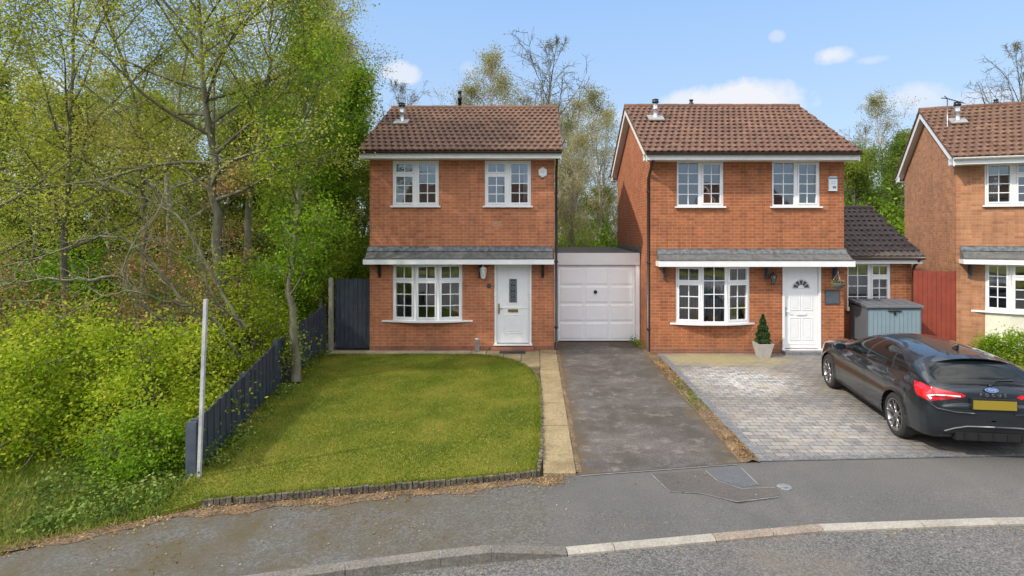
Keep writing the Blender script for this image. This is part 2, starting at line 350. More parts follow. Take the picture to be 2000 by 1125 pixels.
M['drive'] = stained('worn_tarmac', [(.3, (0.061, 0.054, 0.050)), (.45, (0.085, 0.074, 0.069)), (.58, (0.110, 0.097, 0.087)), (.72, (0.144, 0.125, 0.110))], 1.3, 38, .92, .3, drive_extra, stretch=(0.532, 1.216, 0.760))
def blockmat():
    m, t, b = newmat('block_paving'); p = wpos(t)
    br = nn(t, 'ShaderNodeTexBrick', ins={'Color1': (.215, .197, .178, 1), 'Color2': (.155, .15, .148, 1), 'Mortar': (.075, .065, .045, 1), 'Scale': 1.0, 'Mortar Size': .008, 'Mortar Smooth': .2, 'Bias': 0, 'Brick Width': .21, 'Row Height': .14})
    t.links.new(p, br.inputs['Vector'])
    dv = nn(t, 'ShaderNodeVectorMath', operation='DIVIDE'); t.links.new(p, dv.inputs[0]); dv.inputs[1].default_value = (.21, .14, 10)
    fl = nn(t, 'ShaderNodeVectorMath', operation='FLOOR'); t.links.new(dv.outputs[0], fl.inputs[0]); wn = nn(t, 'ShaderNodeTexWhiteNoise'); t.links.new(fl.outputs[0], wn.inputs[0])
    col = mixc(t, 1.0, br.outputs[0], ramp(t, wn.outputs[0], [(0, (.78, .80, .85)), (.3, (.96, .96, .96)), (.7, (1.06, 1.04, 1)), (1, (1.18, 1.15, 1.1))]), 'MULTIPLY')
    s = nn(t, 'ShaderNodeSeparateXYZ'); t.links.new(p, s.inputs[0])
    nz = mth(t, 'SUBTRACT', noise(t, p, 1.6, 7, .65), .5)
    def patch(cx, cy, rx, ry, k):
        dx = mth(t, 'DIVIDE', mth(t, 'SUBTRACT', s.outputs[0], cx), rx); dy = mth(t, 'DIVIDE', mth(t, 'SUBTRACT', s.outputs[1], cy), ry)
        d = mth(t, 'ADD', mth(t, 'MULTIPLY', dx, dx), mth(t, 'MULTIPLY', dy, dy)); d = mth(t, 'ADD', d, mth(t, 'MULTIPLY', nz, 2.2))
        return mth(t, 'MULTIPLY', mth(t, 'SUBTRACT', 1.2, d, clamp=True), k)
    col = mixc(t, patch(4.5, 13.9, 1.7, .75, .6), col, (.33, .27, .10))       # lichen / pollen
    gr = ramp(t, noise(t, p, 22, 3), [(.35, (.45, .45, .45)), (.55, (1, 1, 1))])
    w = mth(t, 'MAXIMUM', patch(4.3, 12.0, 1.25, 1.25, .95), patch(4.4, 9.2, 1.6, 1.3, .35)); gr = mth(t, 'MULTIPLY', gr, ramp(t, wn.outputs[0], [(.0, (.35, .35, .35)), (.5, (1, 1, 1))])); gr = mth(t, 'MULTIPLY', gr, ramp(t, noise(t, p, 6, 5, .7), [(.36, (.25, .25, .25)), (.58, (1, 1, 1))])); gr = mth(t, 'MULTIPLY', gr, mth(t, 'SUBTRACT', 1, mth(t, 'MULTIPLY', br.outputs[1], .8))); col = mixc(t, mth(t, 'MULTIPLY', w, gr), col, (.52, .51, .495))   # white salts
    col = mixc(t, ramp(t, noise(t, p, 1.1, 6, .6), [(.52, (0, 0, 0)), (.7, (.5, .5, .5))]), col, (.30, .235, .15))
    col = mixc(t, ramp(t, noise(t, p, .8, 6, .6), [(.28, (.55, .55, .55)), (.45, (0, 0, 0))]), col, (.13, .13, .135))
    t.links.new(col, b.inputs['Base Color']); b.inputs['Roughness'].default_value = .85
    bump(t, b, mth(t, 'ADD', mth(t, 'MULTIPLY', br.outputs[1], -1), mth(t, 'MULTIPLY', noise(t, p, 60, 3), .4)), .6, .008)
    return m
M['block'] = blockmat()
M['block_dark'] = stained('charcoal_border_blocks', [(.3, (.10, .10, .105)), (.6, (.155, .155, .16))], 6, 30, .85, .3)
M['flag'] = stained('buff_flagstone', [(.3, (0.145, 0.106, 0.055)), (.5, (0.230, 0.174, 0.089)), (.7, (0.289, 0.230, 0.128))], 1.6, 45, .9, .25)
M['flag_grey'] = stained('weathered_flagstone', [(.3, (.20, .165, .11)), (.5, (.28, .235, .16)), (.7, (.36, .31, .22))], 2.2, 45, .9, .25)
M['soil'] = stained('soil', [(.3, (.07, .05, .03)), (.5, (.13, .085, .045)), (.7, (.20, .13, .065))], 3, 40, .95, .5)
M['grassbase'] = stained('turf', [(.3, (.045, .055, .014)), (.5, (.075, .088, .018)), (.7, (.13, .125, .035))], .9, 60, .95, .5)
M['woodfloor'] = stained('woodland_soil', [(.3, (.05, .05, .02)), (.5, (.085, .075, .035)), (.7, (.14, .105, .055))], 1.2, 50, .95, .5)
# broad ground behind the footway, bumpy towards the wood
rng = np.random.default_rng(7)
def gz(x, y, r=0):
    w = np.clip((-5.6-x)/3, 0, 1)
    return -.03 + w*(.10+.12*math.sin(x*.9+1)*math.sin(y*.7)+.03*math.sin(x*3+y*2.2)) * np.clip((y-interp(BACKP, x)-.1)/1.2, 0, 1)
ys = [0, .002, .005, .01, .02, .03, .045, .06, .08, .1, .125, .15, .2, .3, .45, .7, 1]
GX = sorted(set(list(np.arange(-160, 161, 10)) + list(np.arange(-16, 16, .5))))
sheet('ground', M['woodfloor'], lambda x: interp(BACKP, x)-.3 if abs(x) < 60 else -40, lambda x: 320.0, GX, ys, gz)
sheet('pavement', M['pave'], lambda x: interp(KERB, x), lambda x: interp(BACKP, x), XS, [0, .1, .2, .35, .6, 1], lambda x, y, r: -dip(x)*(1-min(1, r/.35)))
sheet('road', M['road'], lambda x: -160.0, lambda x: interp(KERB, x)+.05, XS, [0, .5, .9, 1], lambda x, y, r: -.112)
for s_, (x0, x1) in (('left', (-400, -60)), ('right', (80, 400))):
    mb = MB(); mb.face([(x0, -160, -.114), (x1, -160, -.114), (x1, 60, -.114), (x0, 60, -.114)]); tag(mb.build('road', M['road']), kind='structure')
# kerb stones
mb = MB()
for a, b in zip(KERB[1:-1], KERB[2:]): mb.face([(a[0], a[1]+.01, -.09-dip(a[0])*.0), (a[0], a[1]-.10, -.1), (b[0], b[1]-.10, -.1), (b[0], b[1]+.01, -.09)], 0)
xs = [-14]
while xs[-1] < 20: xs.append(xs[-1]+.87)
xs = sorted([x for x in xs if not (-.75 < x < .6) and not 1.5 < x < 2.3 and not 2.8 < x < 3.5]+[-.46, .3, 1.88, 3.12])
for a, b in zip(xs[:-1], xs[1:]):
    ya, yb = interp(KERB, a), interp(KERB, b); A = Vector((a+.005, ya, 0)); B = Vector((b-.005, yb, 0)); d = (B-A).normalized(); n = Vector((d.y, -d.x, 0))
    za, zb = .006-dip(a), .006-dip(b); w = .11; mi = 0
    if .3 <= a < 1.8: mi = 1
    elif 1.8 <= a < 3.1: mi = 2
    elif a >= 3.1: mi = 1
    c = .02
    q = lambda pt, off, z: (pt.x+n.x*off, pt.y+n.y*off, z)
    pr = [(0, 0), (w-c, 0), (w, -c), (w, -.2)]
    for (o1, z1), (o2, z2) in zip(pr[:-1], pr[1:]):
        mb.face([q(A, o1, za+z1), q(A, o2, za+z2), q(B, o2, zb+z2), q(B, o1, zb+z1)], mi)
    for pt, zz in ((A, za), (B, zb)):
        mb.face([q(pt, 0, zz), q(pt, w-c, zz), q(pt, w, zz-c), q(pt, w, zz-.2), q(pt, 0, zz-.2)], mi)
tag(mb.build('kerb', [M['kerb'], M['kerb_new'], M['kerb_brown']]), kind='structure')
# driveway, soil strip, block paving
sheet('driveway', M['drive'], lambda x: float(np.interp(x, [.55, 2.8], [7.43, 7.80])), lambda x: 16.1, list(np.linspace(.55, 2.8, 12)), list(np.linspace(0, 1, 20)), lambda x, y, r: .004)
sheet('soil_strip', M['soil'], lambda x: 7.80, lambda x: 16.2, [2.78, 2.85, 2.95, 3.06], list(np.linspace(0, 1, 60)), lambda x, y, r: .008+.02*(1+math.sin(y*5+x*30))*(1 if 2.8 < x < 3.0 else .1))
sheet('soil_strip', M['soil'], lambda x: 7.50, lambda x: 14.95, [.505, .53, .56, .60], list(np.linspace(0, 1, 60)), lambda x, y, r: .006+.012*(1+math.sin(y*6+x*30))*(1 if x < .58 else 0))
def pave_hi(x): return float(np.interp(x, [3.06, 7.9, 7.95, 10.2, 10.9], [14.55, 14.55, 15.3, 15.3, 15.0])) if x < 10.9 else float(np.interp(x, [10.9, 11.1, 13], [15.0, 8.3, 8.0]))
PR = [3.06, 3.3, 4, 5, 6, 7, 7.9, 7.95, 9, 9.7, 10.2, 10.85]
def pave_lo(x): return float(np.interp(x, [3.06, 6.8, 12], [7.84, 8.03, 7.92]))
sheet('paved_forecourt', M['block'], pave_lo, pave_hi, PR, list(np.linspace(0, 1, 8)), lambda x, y, r: .012)
mb = MB()      # charcoal border, each block its own
def blocks(p0, p1, w, L, z=.014, h=.02):
    p0, p1 = Vector(p0), Vector(p1); d = (p1-p0); n = int(d.length/L); d = d/n; u = d.normalized(); nrm = Vector((-u.y, u.x, 0))
    for i in range(n):
        a = p0+d*i+u*.004; mb.obox(a, d-u*.008, nrm*w, (0, 0, h+rng.uniform(-.002, .002)))
blocks((3.07, 7.86, 0), (3.07, 14.5, 0), -.14, .21, h=.018); blocks((3.23, 7.86, 0), (6.8, 8.04, 0), .13, .21, h=.018); blocks((6.8, 8.04, 0), (12, 7.93, 0), .13, .21, h=.018)
tag(mb.build('paving_border', M['block_dark']), kind='structure')
# flagged path and slabs
mb = MB(); 
def slab(x0, x1, y0, y1, mi=0, h=.03):
    t_ = rng.uniform(-.003, .003); mb.obox((x0+.006, y0+.006, -.02), (x1-x0-.012, 0, 0), (0, y1-y0-.012, 0), (0, 0, h+.02+t_), mi)
y = 7.40
while y < 12.9: slab(.09, .52, y, y+.6); y += .6
y0 = y
while y < 14.8: slab(.09, .52, y, min(y+.6, 14.9)); y += .6
for x in (-.36, -.81, -1.26):
    y = 13.1 if x > -.5 else 13.7
    while y < 14.8: slab(x, x+.45, y, min(y+.6, 14.85), 0); y += .6
x = -5.25
while x < -1.3: slab(x, min(x+.6, -1.27), 14.38, 14.83, 1); x += .6
tag(mb.build('garden_path', [M['flag'], M['flag_grey']]), kind='structure')
# lawn
LAWN = [(-3.85, 6.62), (-3.0, 6.78), (-2.16, 6.95), (-1, 7.16), (.0, 7.40), (.05, 8.2), (.06, 9.5), (.06, 11.0), (.02, 12.0), (-.1, 12.7), (-.3, 13.2), (-.62, 13.72), (-1.0, 14.08), (-1.4, 14.3), (-2.5, 14.33), (-4, 14.34), (-5.42, 14.34), (-5.32, 13.5), (-5.0, 11), (-4.6, 8.9), (-4.33, 7.5), (-4.3, 6.9), (-4.15, 6.35)]
M['lawn'] = stained('lawn_turf', [(.3, (.09, .11, .006)), (.46, (.13, .145, .008)), (.6, (.17, .165, .015)), (.75, (.22, .19, .04))], 1.1, 70, .95, .45)
bm = bmesh.new(); vs = [bm.verts.new((x, y, .05)) for x, y in LAWN]; f = bm.faces.new(vs); f.normal_update()
if f.normal.z < 0: f.normal_flip()
r = bmesh.ops.extrude_face_region(bm, geom=[f]); 
for v in [g for g in r['geom'] if isinstance(g, bmesh.types.BMVert)]: v.co.z = .05
for v in vs: v.co.z = -.04
bmesh.ops.triangulate(bm, faces=bm.faces); bmesh.ops.recalc_face_normals(bm, faces=bm.faces)
me = bpy.data.meshes.new('lawn'); bm.to_mesh(me); bm.free(); me.materials.append(M['lawn']); o = bpy.data.objects.new('lawn', me); COL.objects.link(o); tag(o, kind='structure')
def inpoly(px, py, poly):
    c = np.zeros(len(px), bool); j = len(poly)-1
    for i in range(len(poly)):
        xi, yi = poly[i]; xj, yj = poly[j]
        k = ((yi > py) != (yj > py)) & (px < (xj-xi)*(py-yi)/(yj-yi+1e-12)+xi); c ^= k; j = i
    return c
def island_mat(name, stops, trans=.3, rough=.6, patch=None, spec=.12):
    """leaf / blade: every island its own tone, drifting in clumps"""
    m, t, b = newmat(name); out = [n for n in t.nodes if n.type == 'OUTPUT_MATERIAL'][0]
    g = nn(t, 'ShaderNodeNewGeometry'); n = noise(t, g.outputs['Position'], patch or 1.2, 4, .6)
    f = mth(t, 'ADD', mth(t, 'MULTIPLY', g.outputs['Random Per Island'], .55), mth(t, 'MULTIPLY', mth(t, 'ADD', mth(t, 'MULTIPLY', mth(t, 'SUBTRACT', n, .5), 1.7), .5), 1.0)); f = mth(t, 'SUBTRACT', f, .28, clamp=True)
    c = ramp(t, f, stops); t.links.new(c, b.inputs['Base Color']); b.inputs['Roughness'].default_value = rough; b.inputs['Specular IOR Level'].default_value = spec
    tl = nn(t, 'ShaderNodeBsdfTranslucent'); t.links.new(c, tl.inputs[0]); mx = t.nodes.new('ShaderNodeMixShader'); mx.inputs[0].default_value = trans
    t.links.new(b.outputs[0], mx.inputs[1]); t.links.new(tl.outputs[0], mx.inputs[2]); t.links.new(mx.outputs[0], out.inputs[0]); return m
def blades(name, poly, n, h, w, mat, zf, seed=1, lean=.5, ref=None):
    g = np.random.default_rng(seed); P_ = np.array(poly); lo_, hi_ = P_.min(0), P_.max(0)
    x = g.uniform(lo_[0], hi_[0], n); y = g.uniform(lo_[1], hi_[1], n); k = inpoly(x, y, poly); x, y = x[k], y[k]; n = len(x)
    a = g.uniform(0, 2*np.pi, n); hh = h*g.uniform(.5, 1.3, n); ww = w*g.uniform(.6, 1.3, n); z = np.array([zf(i, j) for i, j in zip(x, y)]) if callable(zf) else np.full(n, zf)
    lx, ly = g.normal(0, lean, n)*hh, g.normal(0, lean, n)*hh
    V = np.empty((n, 3, 3)); ca, sa = np.cos(a)*ww/2, np.sin(a)*ww/2
    V[:, 0] = np.stack([x-ca, y-sa, z-.003], 1); V[:, 1] = np.stack([x+ca, y+sa, z-.003], 1); V[:, 2] = np.stack([x+lx, y+ly, z+hh], 1)
    return npmesh(name, V.reshape(-1, 3), np.arange(n*3).reshape(-1, 3), mat, nside=3)
M['blade'] = island_mat('grass_blade', [(.12, (.068, .11, .010)), (.36, (.118, .168, .012)), (.6, (.178, .205, .018)), (.92, (.33, .28, .06))], .25, .6, .9)
M['blade_wild'] = island_mat('wild_grass_blade', [(.15, (.08, .13, .012)), (.5, (.16, .22, .02)), (.9, (.30, .28, .08))], .25, .6, 1.1)
o = blades('lawn_grass', LAWN, 380000, .022, .008, M['blade'], .05); tag(o, 'short mown grass covering the front lawn', 'grass', kind='stuff')
VERGE = [(-14, 3.6), (-9, 4.72), (-7, 5.2), (-5.23, 5.66), (-4.5, 6.15), (-3.9, 6.55), (-4.2, 6.9), (-4.6, 7.6), (-5.6, 8.5), (-8, 9), (-14, 9)]
o = blades('verge_grass', VERGE, 150000, .085, .014, M['blade_wild'], lambda x, y: gz(x, y)); tag(o, 'rough grass on the bank left of the pavement', 'grass', kind='stuff')
# longer tufts that escape the mower, leaning over the edging
def edge_band(line, a, b):
    L_ = [Vector((x, y)) for x, y in line]; o1, o2 = [], []
    for i, p in enumerate(L_):
        d = (L_[min(i+1, len(L_)-1)]-L_[max(i-1, 0)]).normalized(); n_ = Vector((d.y, -d.x)); o1.append(tuple(p+n_*a)); o2.append(tuple(p-n_*b))
    return o1+o2[::-1]
for ln, lb in ((LAWN[:5], 'longer grass tufts along the front edging of the lawn'), (LAWN[4:13], 'longer grass tufts along the curved right edge of the lawn'), (LAWN[16:23], 'longer grass tufts at the foot of the navy fence')):
    o = blades('edge_grass', edge_band(ln, .035, .09), 26000 if ln is not LAWN[:5] else 26000, .055, .010, M['blade'], .045, 9, .7); tag(o, lb, 'grass', kind='stuff')
# neighbour's lawn, right of the forecourt
NL = [(10.9, 14.9), (10.15, 12.4), (9.7, 10.2), (9.6, 8.2), (13, 8.0), (20, 7.0), (24, 12.0), (18, 12.5), (11.5, 14.8)]
mb = MB(); mb.prism([(x, y, -.02) for x, y in NL], (0, 0, .06)); bm_o = mb.build('neighbour_lawn', M['lawn']); tag(bm_o, kind='structure')
o = blades('neighbour_grass', NL, 90000, .04, .014, M['blade'], .04, 5); tag(o, 'grass lawn right of the black car', 'grass', kind='stuff')
# repaired trench in the footway
def poly_px(pts, z): return [G(a, b, z) for a, b in pts]
M['patch_brown'] = stained('brown_asphalt_patch', [(.3, (0.070, 0.062, 0.056)), (.6, (0.090, 0.080, 0.072))], 2, 55, .9, .22)
M['patch_blue'] = stained('blue_grey_asphalt_patch', [(.3, (0.076, 0.078, 0.086)), (.6, (0.092, 0.094, 0.102))], 2, 55, .9, .22)
M['seal'] = stained('pale_joint_seal', [(.35, (0.096, 0.096, 0.096)), (.55, (0.208, 0.204, 0.200))], 5, 30, .9, .2)
OUT = [(1270, 926), (1376, 918), (1400, 940), (1448, 954), (1516, 952), (1522, 968), (1440, 980), (1372, 964), (1308, 960)]
mb = MB(); mb.face(poly_px(OUT, .004)); tag(mb.build('asphalt_patch', M['patch_brown']), kind='structure')
mb = MB(); mb.face(poly_px([(1380, 919), (1447, 913), (1482, 947), (1452, 952), (1404, 938)], .004)); tag(mb.build('asphalt_patch', M['patch_blue']), kind='structure')
mb = MB()
def ribbon(pts, w, z):
    q = poly_px(pts, z)
    for a, b in zip(q[:-1], q[1:]):
        d = (b-a).normalized(); n = Vector((-d.y, d.x, 0))*w/2; mb.face([a-n, b-n, b+n, a+n])
ribbon([(1272, 926), (1308, 960), (1372, 964), (1440, 980), (1520, 970)], .014, .008); ribbon([(1378, 919), (1402, 939), (1448, 954), (1514, 952)], .014, .0075); ribbon([(1447, 913), (1482, 947)], .018, .009)
ribbon([(1135, 929), (1440, 907)], .018, .0095)
tag(mb.build('joint_sealing', M['seal']), kind='structure')
# lawn edging of small upright stones
mb = MB()
for line in (LAWN[:5], LAWN[4:12]):
    for (a, b) in zip(line[:-1], line[1:]):
        A, B = Vector((*a, 0)), Vector((*b, 0)); L = (B-A).length; n = max(1, int(L/.065)); u = (B-A)/n; nr = Vector((u.y, -u.x, 0)).normalized()
        for i in range(n):
            g_ = rng.uniform(.75, 1.1); h = .06*g_+.02 if line is not LAWN[4:12] and a[1] < 7.45 else .06*g_
            mb.obox(A+u*i+nr*.005+Vector((0, 0, -.03)), u*.86, nr*.05*g_, (rng.uniform(-.008, .008), rng.uniform(-.008, .008), h+.03))
M['edging'] = stained('old_edging_stone', [(.3, (.05, .042, .03)), (.5, (.095, .08, .06)), (.7, (.17, .15, .115))], 9, 40, .9, .4)
o = mb.build('lawn_edging', M['edging']); tag(o, 'row of small old upright stones edging the front lawn', 'edging')
# small pale utility lid
t_ = thing('utility_cover', 'small pale worn utility lid at the end of the asphalt patch', 'cover', tuple(G(1532, 952, 0)))
mb = MB(); mb.lathe((0, 0, .001), [(.0, .0), (.095, .0), (.088, .010), (.075, .012), (.0, .012)], 9); M['conc2'] = stained('pale_worn_cover', [(.3, (.10, .105, .11)), (.6, (.19, .195, .20))], 9, 40, .8, .3); mb.build('cover_frame', M['conc2'], t_)
mb = MB(); mb.obox((-.05, -.035, .012), (.10, 0, 0), (0, .07, 0), (0, 0, .006)); mb.build('lid', M['conc2'], t_)
# ================================================================ HOUSES
def obox2(mb, a, u, n, u0, u1, n0, n1, z0, z1, mi=0):
    """box in a plan frame: a origin, u along, n outwards"""
    mb.obox(a+u*u0+n*n0+Vector((0, 0, z0)), u*(u1-u0), n*(n1-n0), Vector((0, 0, z1-z0)), mi)
def section(fr, gl, a, b, z0, z1, vent, cols=2, rows=3, sash=True, fw=.045, midvent=False):
    """one casement of a window between plan points a, b (outside face)"""
    a = Vector((*a, 0)); b = Vector((*b, 0)); L = (b-a).length; u = (b-a)/L; n = Vector((u.y, -u.x, 0))
    D = .065; obox2(fr, a, u, n, 0, fw, -D, 0, z0, z1); obox2(fr, a, u, n, L-fw, L, -D, 0, z0, z1)
    obox2(fr, a, u, n, fw, L-fw, -D, 0, z0, z0+fw); obox2(fr, a, u, n, fw, L-fw, -D, 0, z1-fw, z1)
    parts = []; zs = z1-fw
    if vent:
        zv = z1-(z1-z0)*.30; obox2(fr, a, u, n, fw, L-fw, -D, 0, zv-fw/2, zv+fw/2); parts = [(zv+fw/2, z1-fw, 2, 1, True), (z0+fw, zv-fw/2, cols, rows, sash)]
    else: parts = [(z0+fw, z1-fw, cols, rows, sash)]
    for (p0, p1, c, r, s) in parts:
        i = 0.0
        if s:
            i = .042; e = .003
            for (q0, q1, w0, w1) in ((fw+e, fw+i, p0+e, p1-e), (L-fw-i, L-fw-e, p0+e, p1-e), (fw+i, L-fw-i, p0+e, p0+i), (fw+i, L-fw-i, p1-i, p1-e)): obox2(fr, a, u, n, q0, q1, -D+.012, .014, w0, w1)
        x0, x1, y0, y1 = fw+i, L-fw-i, p0+i, p1-i
        gq = [a+u*x0-n*.03+Vector((0, 0, y0)), a+u*x1-n*.03+Vector((0, 0, y0)), a+u*x1-n*.03+Vector((0, 0, y1)), a+u*x0-n*.03+Vector((0, 0, y1))]; gl.face(gq)
        bw = .011
        for k in range(1, c): x = x0+(x1-x0)*k/c; obox2(fr, a, u, n, x-bw, x+bw, -.042, -.016, y0, y1)
        for k in range(1, r): z = y0+(y1-y0)*k/r; obox2(fr, a, u, n, x0, x1, -.0395, -.0185, z-bw, z+bw)
def window(h, x0, x1, z0, z1, secs, bow=0.0, sill=(.05, .05, .07), label=None, yo=.02):
    """secs: list of (fraction, vent, cols, rows, sash)"""
    fr, gl = MB(), MB(); n = len(secs); xs = [x0]
    for s in secs: xs.append(xs[-1]+(x1-x0)*s[0])
    ysn = [yo]*(n+1)
    if bow: ysn = [yo]+[-bow]*(n-1)+[yo]
    for i, s in enumerate(secs): section(fr, gl, (xs[i], ysn[i]), (xs[i+1], ysn[i+1]), z0, z1, *s[1:])
    if bow:
        for i in range(1, n): fr.tube([(xs[i], ysn[i]+.02, z0), (xs[i], ysn[i]+.02, z1)], .035, 8)
        fr.face([(x0, yo+.03, z1-.01), (x1, yo+.03, z1-.01), (xs[-2], -bow+.01, z1-.01), (xs[1], -bow+.01, z1-.01)])
        fr.face([(x0, yo+.03, z0+.01), (x1, yo+.03, z0+.01), (xs[-2], -bow+.01, z0+.01), (xs[1], -bow+.01, z0+.01)])
        # side cheeks to the reveal
    w = fr.build('window', M['upvc'], h); gl.build('pane', M['glass'], w)
    a, b, d = sill; s_ = MB()
    if bow:
        pts = [(x0-a, .0), (x0+(xs[1]-x0)*.5, -bow*.75-d*.6), (xs[1], -bow-d), (xs[-2], -bow-d), (x1-(x1-xs[-2])*.5, -bow*.75-d*.6), (x1+b, .0), (x1+b, .045), (x0-a, .045)]
        s_.prism([(x, y, z0-.045) for x, y in pts], (0, 0, .044))
    else: s_.obox((x0-a, .1, z0-.04), (x1-x0+a+b, 0, 0), (0, -d-.1, 0), (0, 0, .039))
    s_.build('sill', M['upvc'], w)
    if label: w['label'] = label
    return w
def wall_front(mb, x0, x1, z0, z1, holes, y=0.0, depth=.25, mi=0, mj=1):
    xs = sorted({x0, x1, *[h[0] for h in holes], *[h[1] for h in holes]}); zs = sorted({z0, z1, *[h[2] for h in holes], *[h[3] for h in holes]})
    for a, b in zip(xs[:-1], xs[1:]):
        for c, d in zip(zs[:-1], zs[1:]):
            if any(h[0] <= a and b <= h[1] and h[2] <= c and d <= h[3] for h in holes): continue
            mb.face([(a, y, c), (b, y, c), (b, y, d), (a, y, d)], mi, [(a, c), (b, c), (b, d), (a, d)])
            mb.face([(a, y+depth, c), (a, y+depth, d), (b, y+depth, d), (b, y+depth, c)], mj, [(a, c), (a, d), (b, d), (b, c)])
    for (a, b, c, d) in holes:
        e = y+depth
        mb.face([(a, y, c), (a, e, c), (b, e, c), (b, y, c)], mi); mb.face([(a, y, d), (b, y, d), (b, e, d), (a, e, d)], mi)
        mb.face([(a, y, c), (a, y, d), (a, e, d), (a, e, c)], mi, [(0, c), (0, d), (.25, d), (.25, c)]); mb.face([(b, y, c), (b, e, c), (b, e, d), (b, y, d)], mi, [(0, c), (.25, c), (.25, d), (0, d)])
def tile_slope(name, mat, parent, x0, x1, y0, z0, y1, z1, gauge=.29, per=.165, flip=False):
    """pantile sheet from eave (y0,z0) to ridge (y1,z1) between x0 and x1"""
    L = math.hypot(y1-y0, z1-z0); nc = max(1, round(L/gauge)); npn = max(1, round((x1-x0)/per)); k = 8; nx = npn*k
    uy, uz = (y1-y0)/L, (z1-z0)/L; ny, nz = (-uz, uy) if uy > 0 else (uz, -uy)
    if nz < 0: ny, nz = -ny, -nz
    g = L/nc; g_ = np.random.default_rng(int(abs(x0*100)))
    prof = [0, .35, .85, 1, .85, .35, 0, -.06]
    V = []; Fq = []; UV = []
    for c in range(nc):
        jit = g_.uniform(-.004, .004, npn+2); sk = (c % 2)*(k//2)
        for e, (s, lift) in enumerate(((c*g-.01, .040), (c*g-.012, .008), (c*g-.01, .040), ((c+1)*g+.004, .010))):
            for i in range(nx+1):
                w = prof[(i+sk) % k]*.030+lift+jit[(i+sk)//k]; x = x0+(x1-x0)*i/nx
                if e == 1: w = prof[(i+sk) % k]*.030+.002
                V.append((x, y0+uy*s+ny*w, z0+uz*s+nz*w))
        b = c*4*(nx+1); r = nx+1
        for i in range(nx):
            u0, u1 = (i+sk)/k, (i+sk+1)/k; pts = [(b+i, b+i+1, b+r+i+1, b+r+i), (b+2*r+i, b+2*r+i+1, b+3*r+i+1, b+3*r+i)]
            Fq += pts; o = c+.001
            UV += [[(u0+.01, o+.05), (u1-.01, o+.05), (u1-.01, o+.01), (u0+.01, o+.01)], [(u0+.01, o+.02), (u1-.01, o+.02), (u1-.01, o+.98), (u0+.01, o+.98)]]
    return npmesh(name, V, Fq, mat, parent, uv=np.array(UV).reshape(-1, 2))
def flue(h, x, y, z, s=1.0, hh=.62):
    mb = MB(); mb.lathe((x, y, z-.12), [(.082, 0), (.082, .17), (.066, .18), (.066, .42), (.078, .43), (.078, .46), (.066, .47), (.066, hh)], 14); o = mb.build('flue_pipe', M['galv'], h)
    c = MB(); c.lathe((x, y, z-.12+hh), [(.062, -.01), (.095, .0), (.095, .035), (.085, .05), (.085, .075), (.10, .09), (.06, .11), (0.001, .115)], 14); c.build('flue_cap', M['black'], o)
    return o
def vent_pipe(h, x, y, z, t=.42, r=.055):
    mb = MB(); mb.lathe((x, y, z-.2), [(r, 0), (r, .2+t*.55), (r*1.35, .2+t*.56), (r*1.35, .2+t*.72), (r*.9, .2+t*.74), (r*.9, .2+t*.9), (r*1.2, .2+t*.92), (r*1.2, .2+t)], 12); return mb.build('vent_pipe', M['black'], h)
def bracket(h, x, z, mat, y=0, s=1.0):
    mb = MB(); w = .035
    mb.box(x-w, x+w, y-.055, y-.003, z-.46*s, z); mb.box(x-w+.004, x+w-.004, y-.34*s, y-.055, z-.07, z-.002)
    pts = [(y-.05, z-.42*s), (y-.12, z-.33*s), (y-.16, z-.22*s), (y-.20, z-.14*s), (y-.31*s, z-.06), (y-.23*s, z-.055), (y-.13, z-.12*s), (y-.09, z-.2*s), (y-.055, z-.30*s)]
    mb.prism([(x-.022, a, b) for a, b in pts], (.044, 0, 0)); return mb.build('bracket', mat, h)
def canopy(h, x0, x1, zt, zb, proj, fh=.14):
    """lean-to canopy: top at the wall zt, front edge zb"""
    r = MB(); n = 14
    # rolled felt with slight sag
    for i in range(n):
        a, b = x0+(x1-x0)*i/n, x0+(x1-x0)*(i+1)/n
        r.face([(a, -proj, zb+.015), (b, -proj, zb+.015), (b, -.02, zt-.08), (a, -.02, zt-.08)], 0)
    r.prism([(x0, -proj, zb-.01), (x0, -proj, zb+.012), (x0, -.02, zt-.083), (x0, -.0, zt-.083), (x0, -.0, zb-.01)], (x1-x0, 0, 0), 0)
    r.box(x0-.012, x1+.012, -proj-.035, -proj+.012, zb+.004, zb+.034, 0)
    o = r.build('canopy_roof', M['felt'], h)
    l = MB(); g_ = np.random.default_rng(4); x = x0
    while x < x1-.01:
        e = min(x+g_.uniform(.8, 1.5), x1); d = g_.uniform(0, .02); l.obox((x, -.10-d, zt-.135), (e-x-.004, 0, 0), (0, .085+d, .10), (0, -.01, .014)); l.box(x, e-.004, -.022, -.003, zt-.05, zt+.0+d*.4); x = e
    l.build('lead_flashing', M['lead'], o)
    f = MB(); f.box(x0-.03, x1+.03, -proj-.028, -proj, zb-fh+.02, zb+.004); f.box(x0-.03, x0-.004, -proj+.002, -.003, zb-fh+.02, zb-.012); f.box(x1+.004, x1+.03, -proj+.002, -.003, zb-fh+.02, zb-.012)
    f.box(x0-.02, x1+.02, -proj+.001, -.003, zb-fh+.04, zb-fh+.05); f.build('fascia', M['upvc'], o); return o
def downpipe(h, pts, mat, r=.034):
    mb = MB(); mb.tube(pts, r, 10)
    for z in (.6, 2.3, 4.1):
        for p, q in zip(pts[:-1], pts[1:]):
            if min(p[2], q[2]) < z < max(p[2], q[2]) and abs(p[0]-q[0]) < .01: mb.box(p[0]-r-.012, p[0]+r+.012, p[1]-r-.008, p[1]+r+.02, z, z+.04)
    return mb.build('downpipe', mat, h)
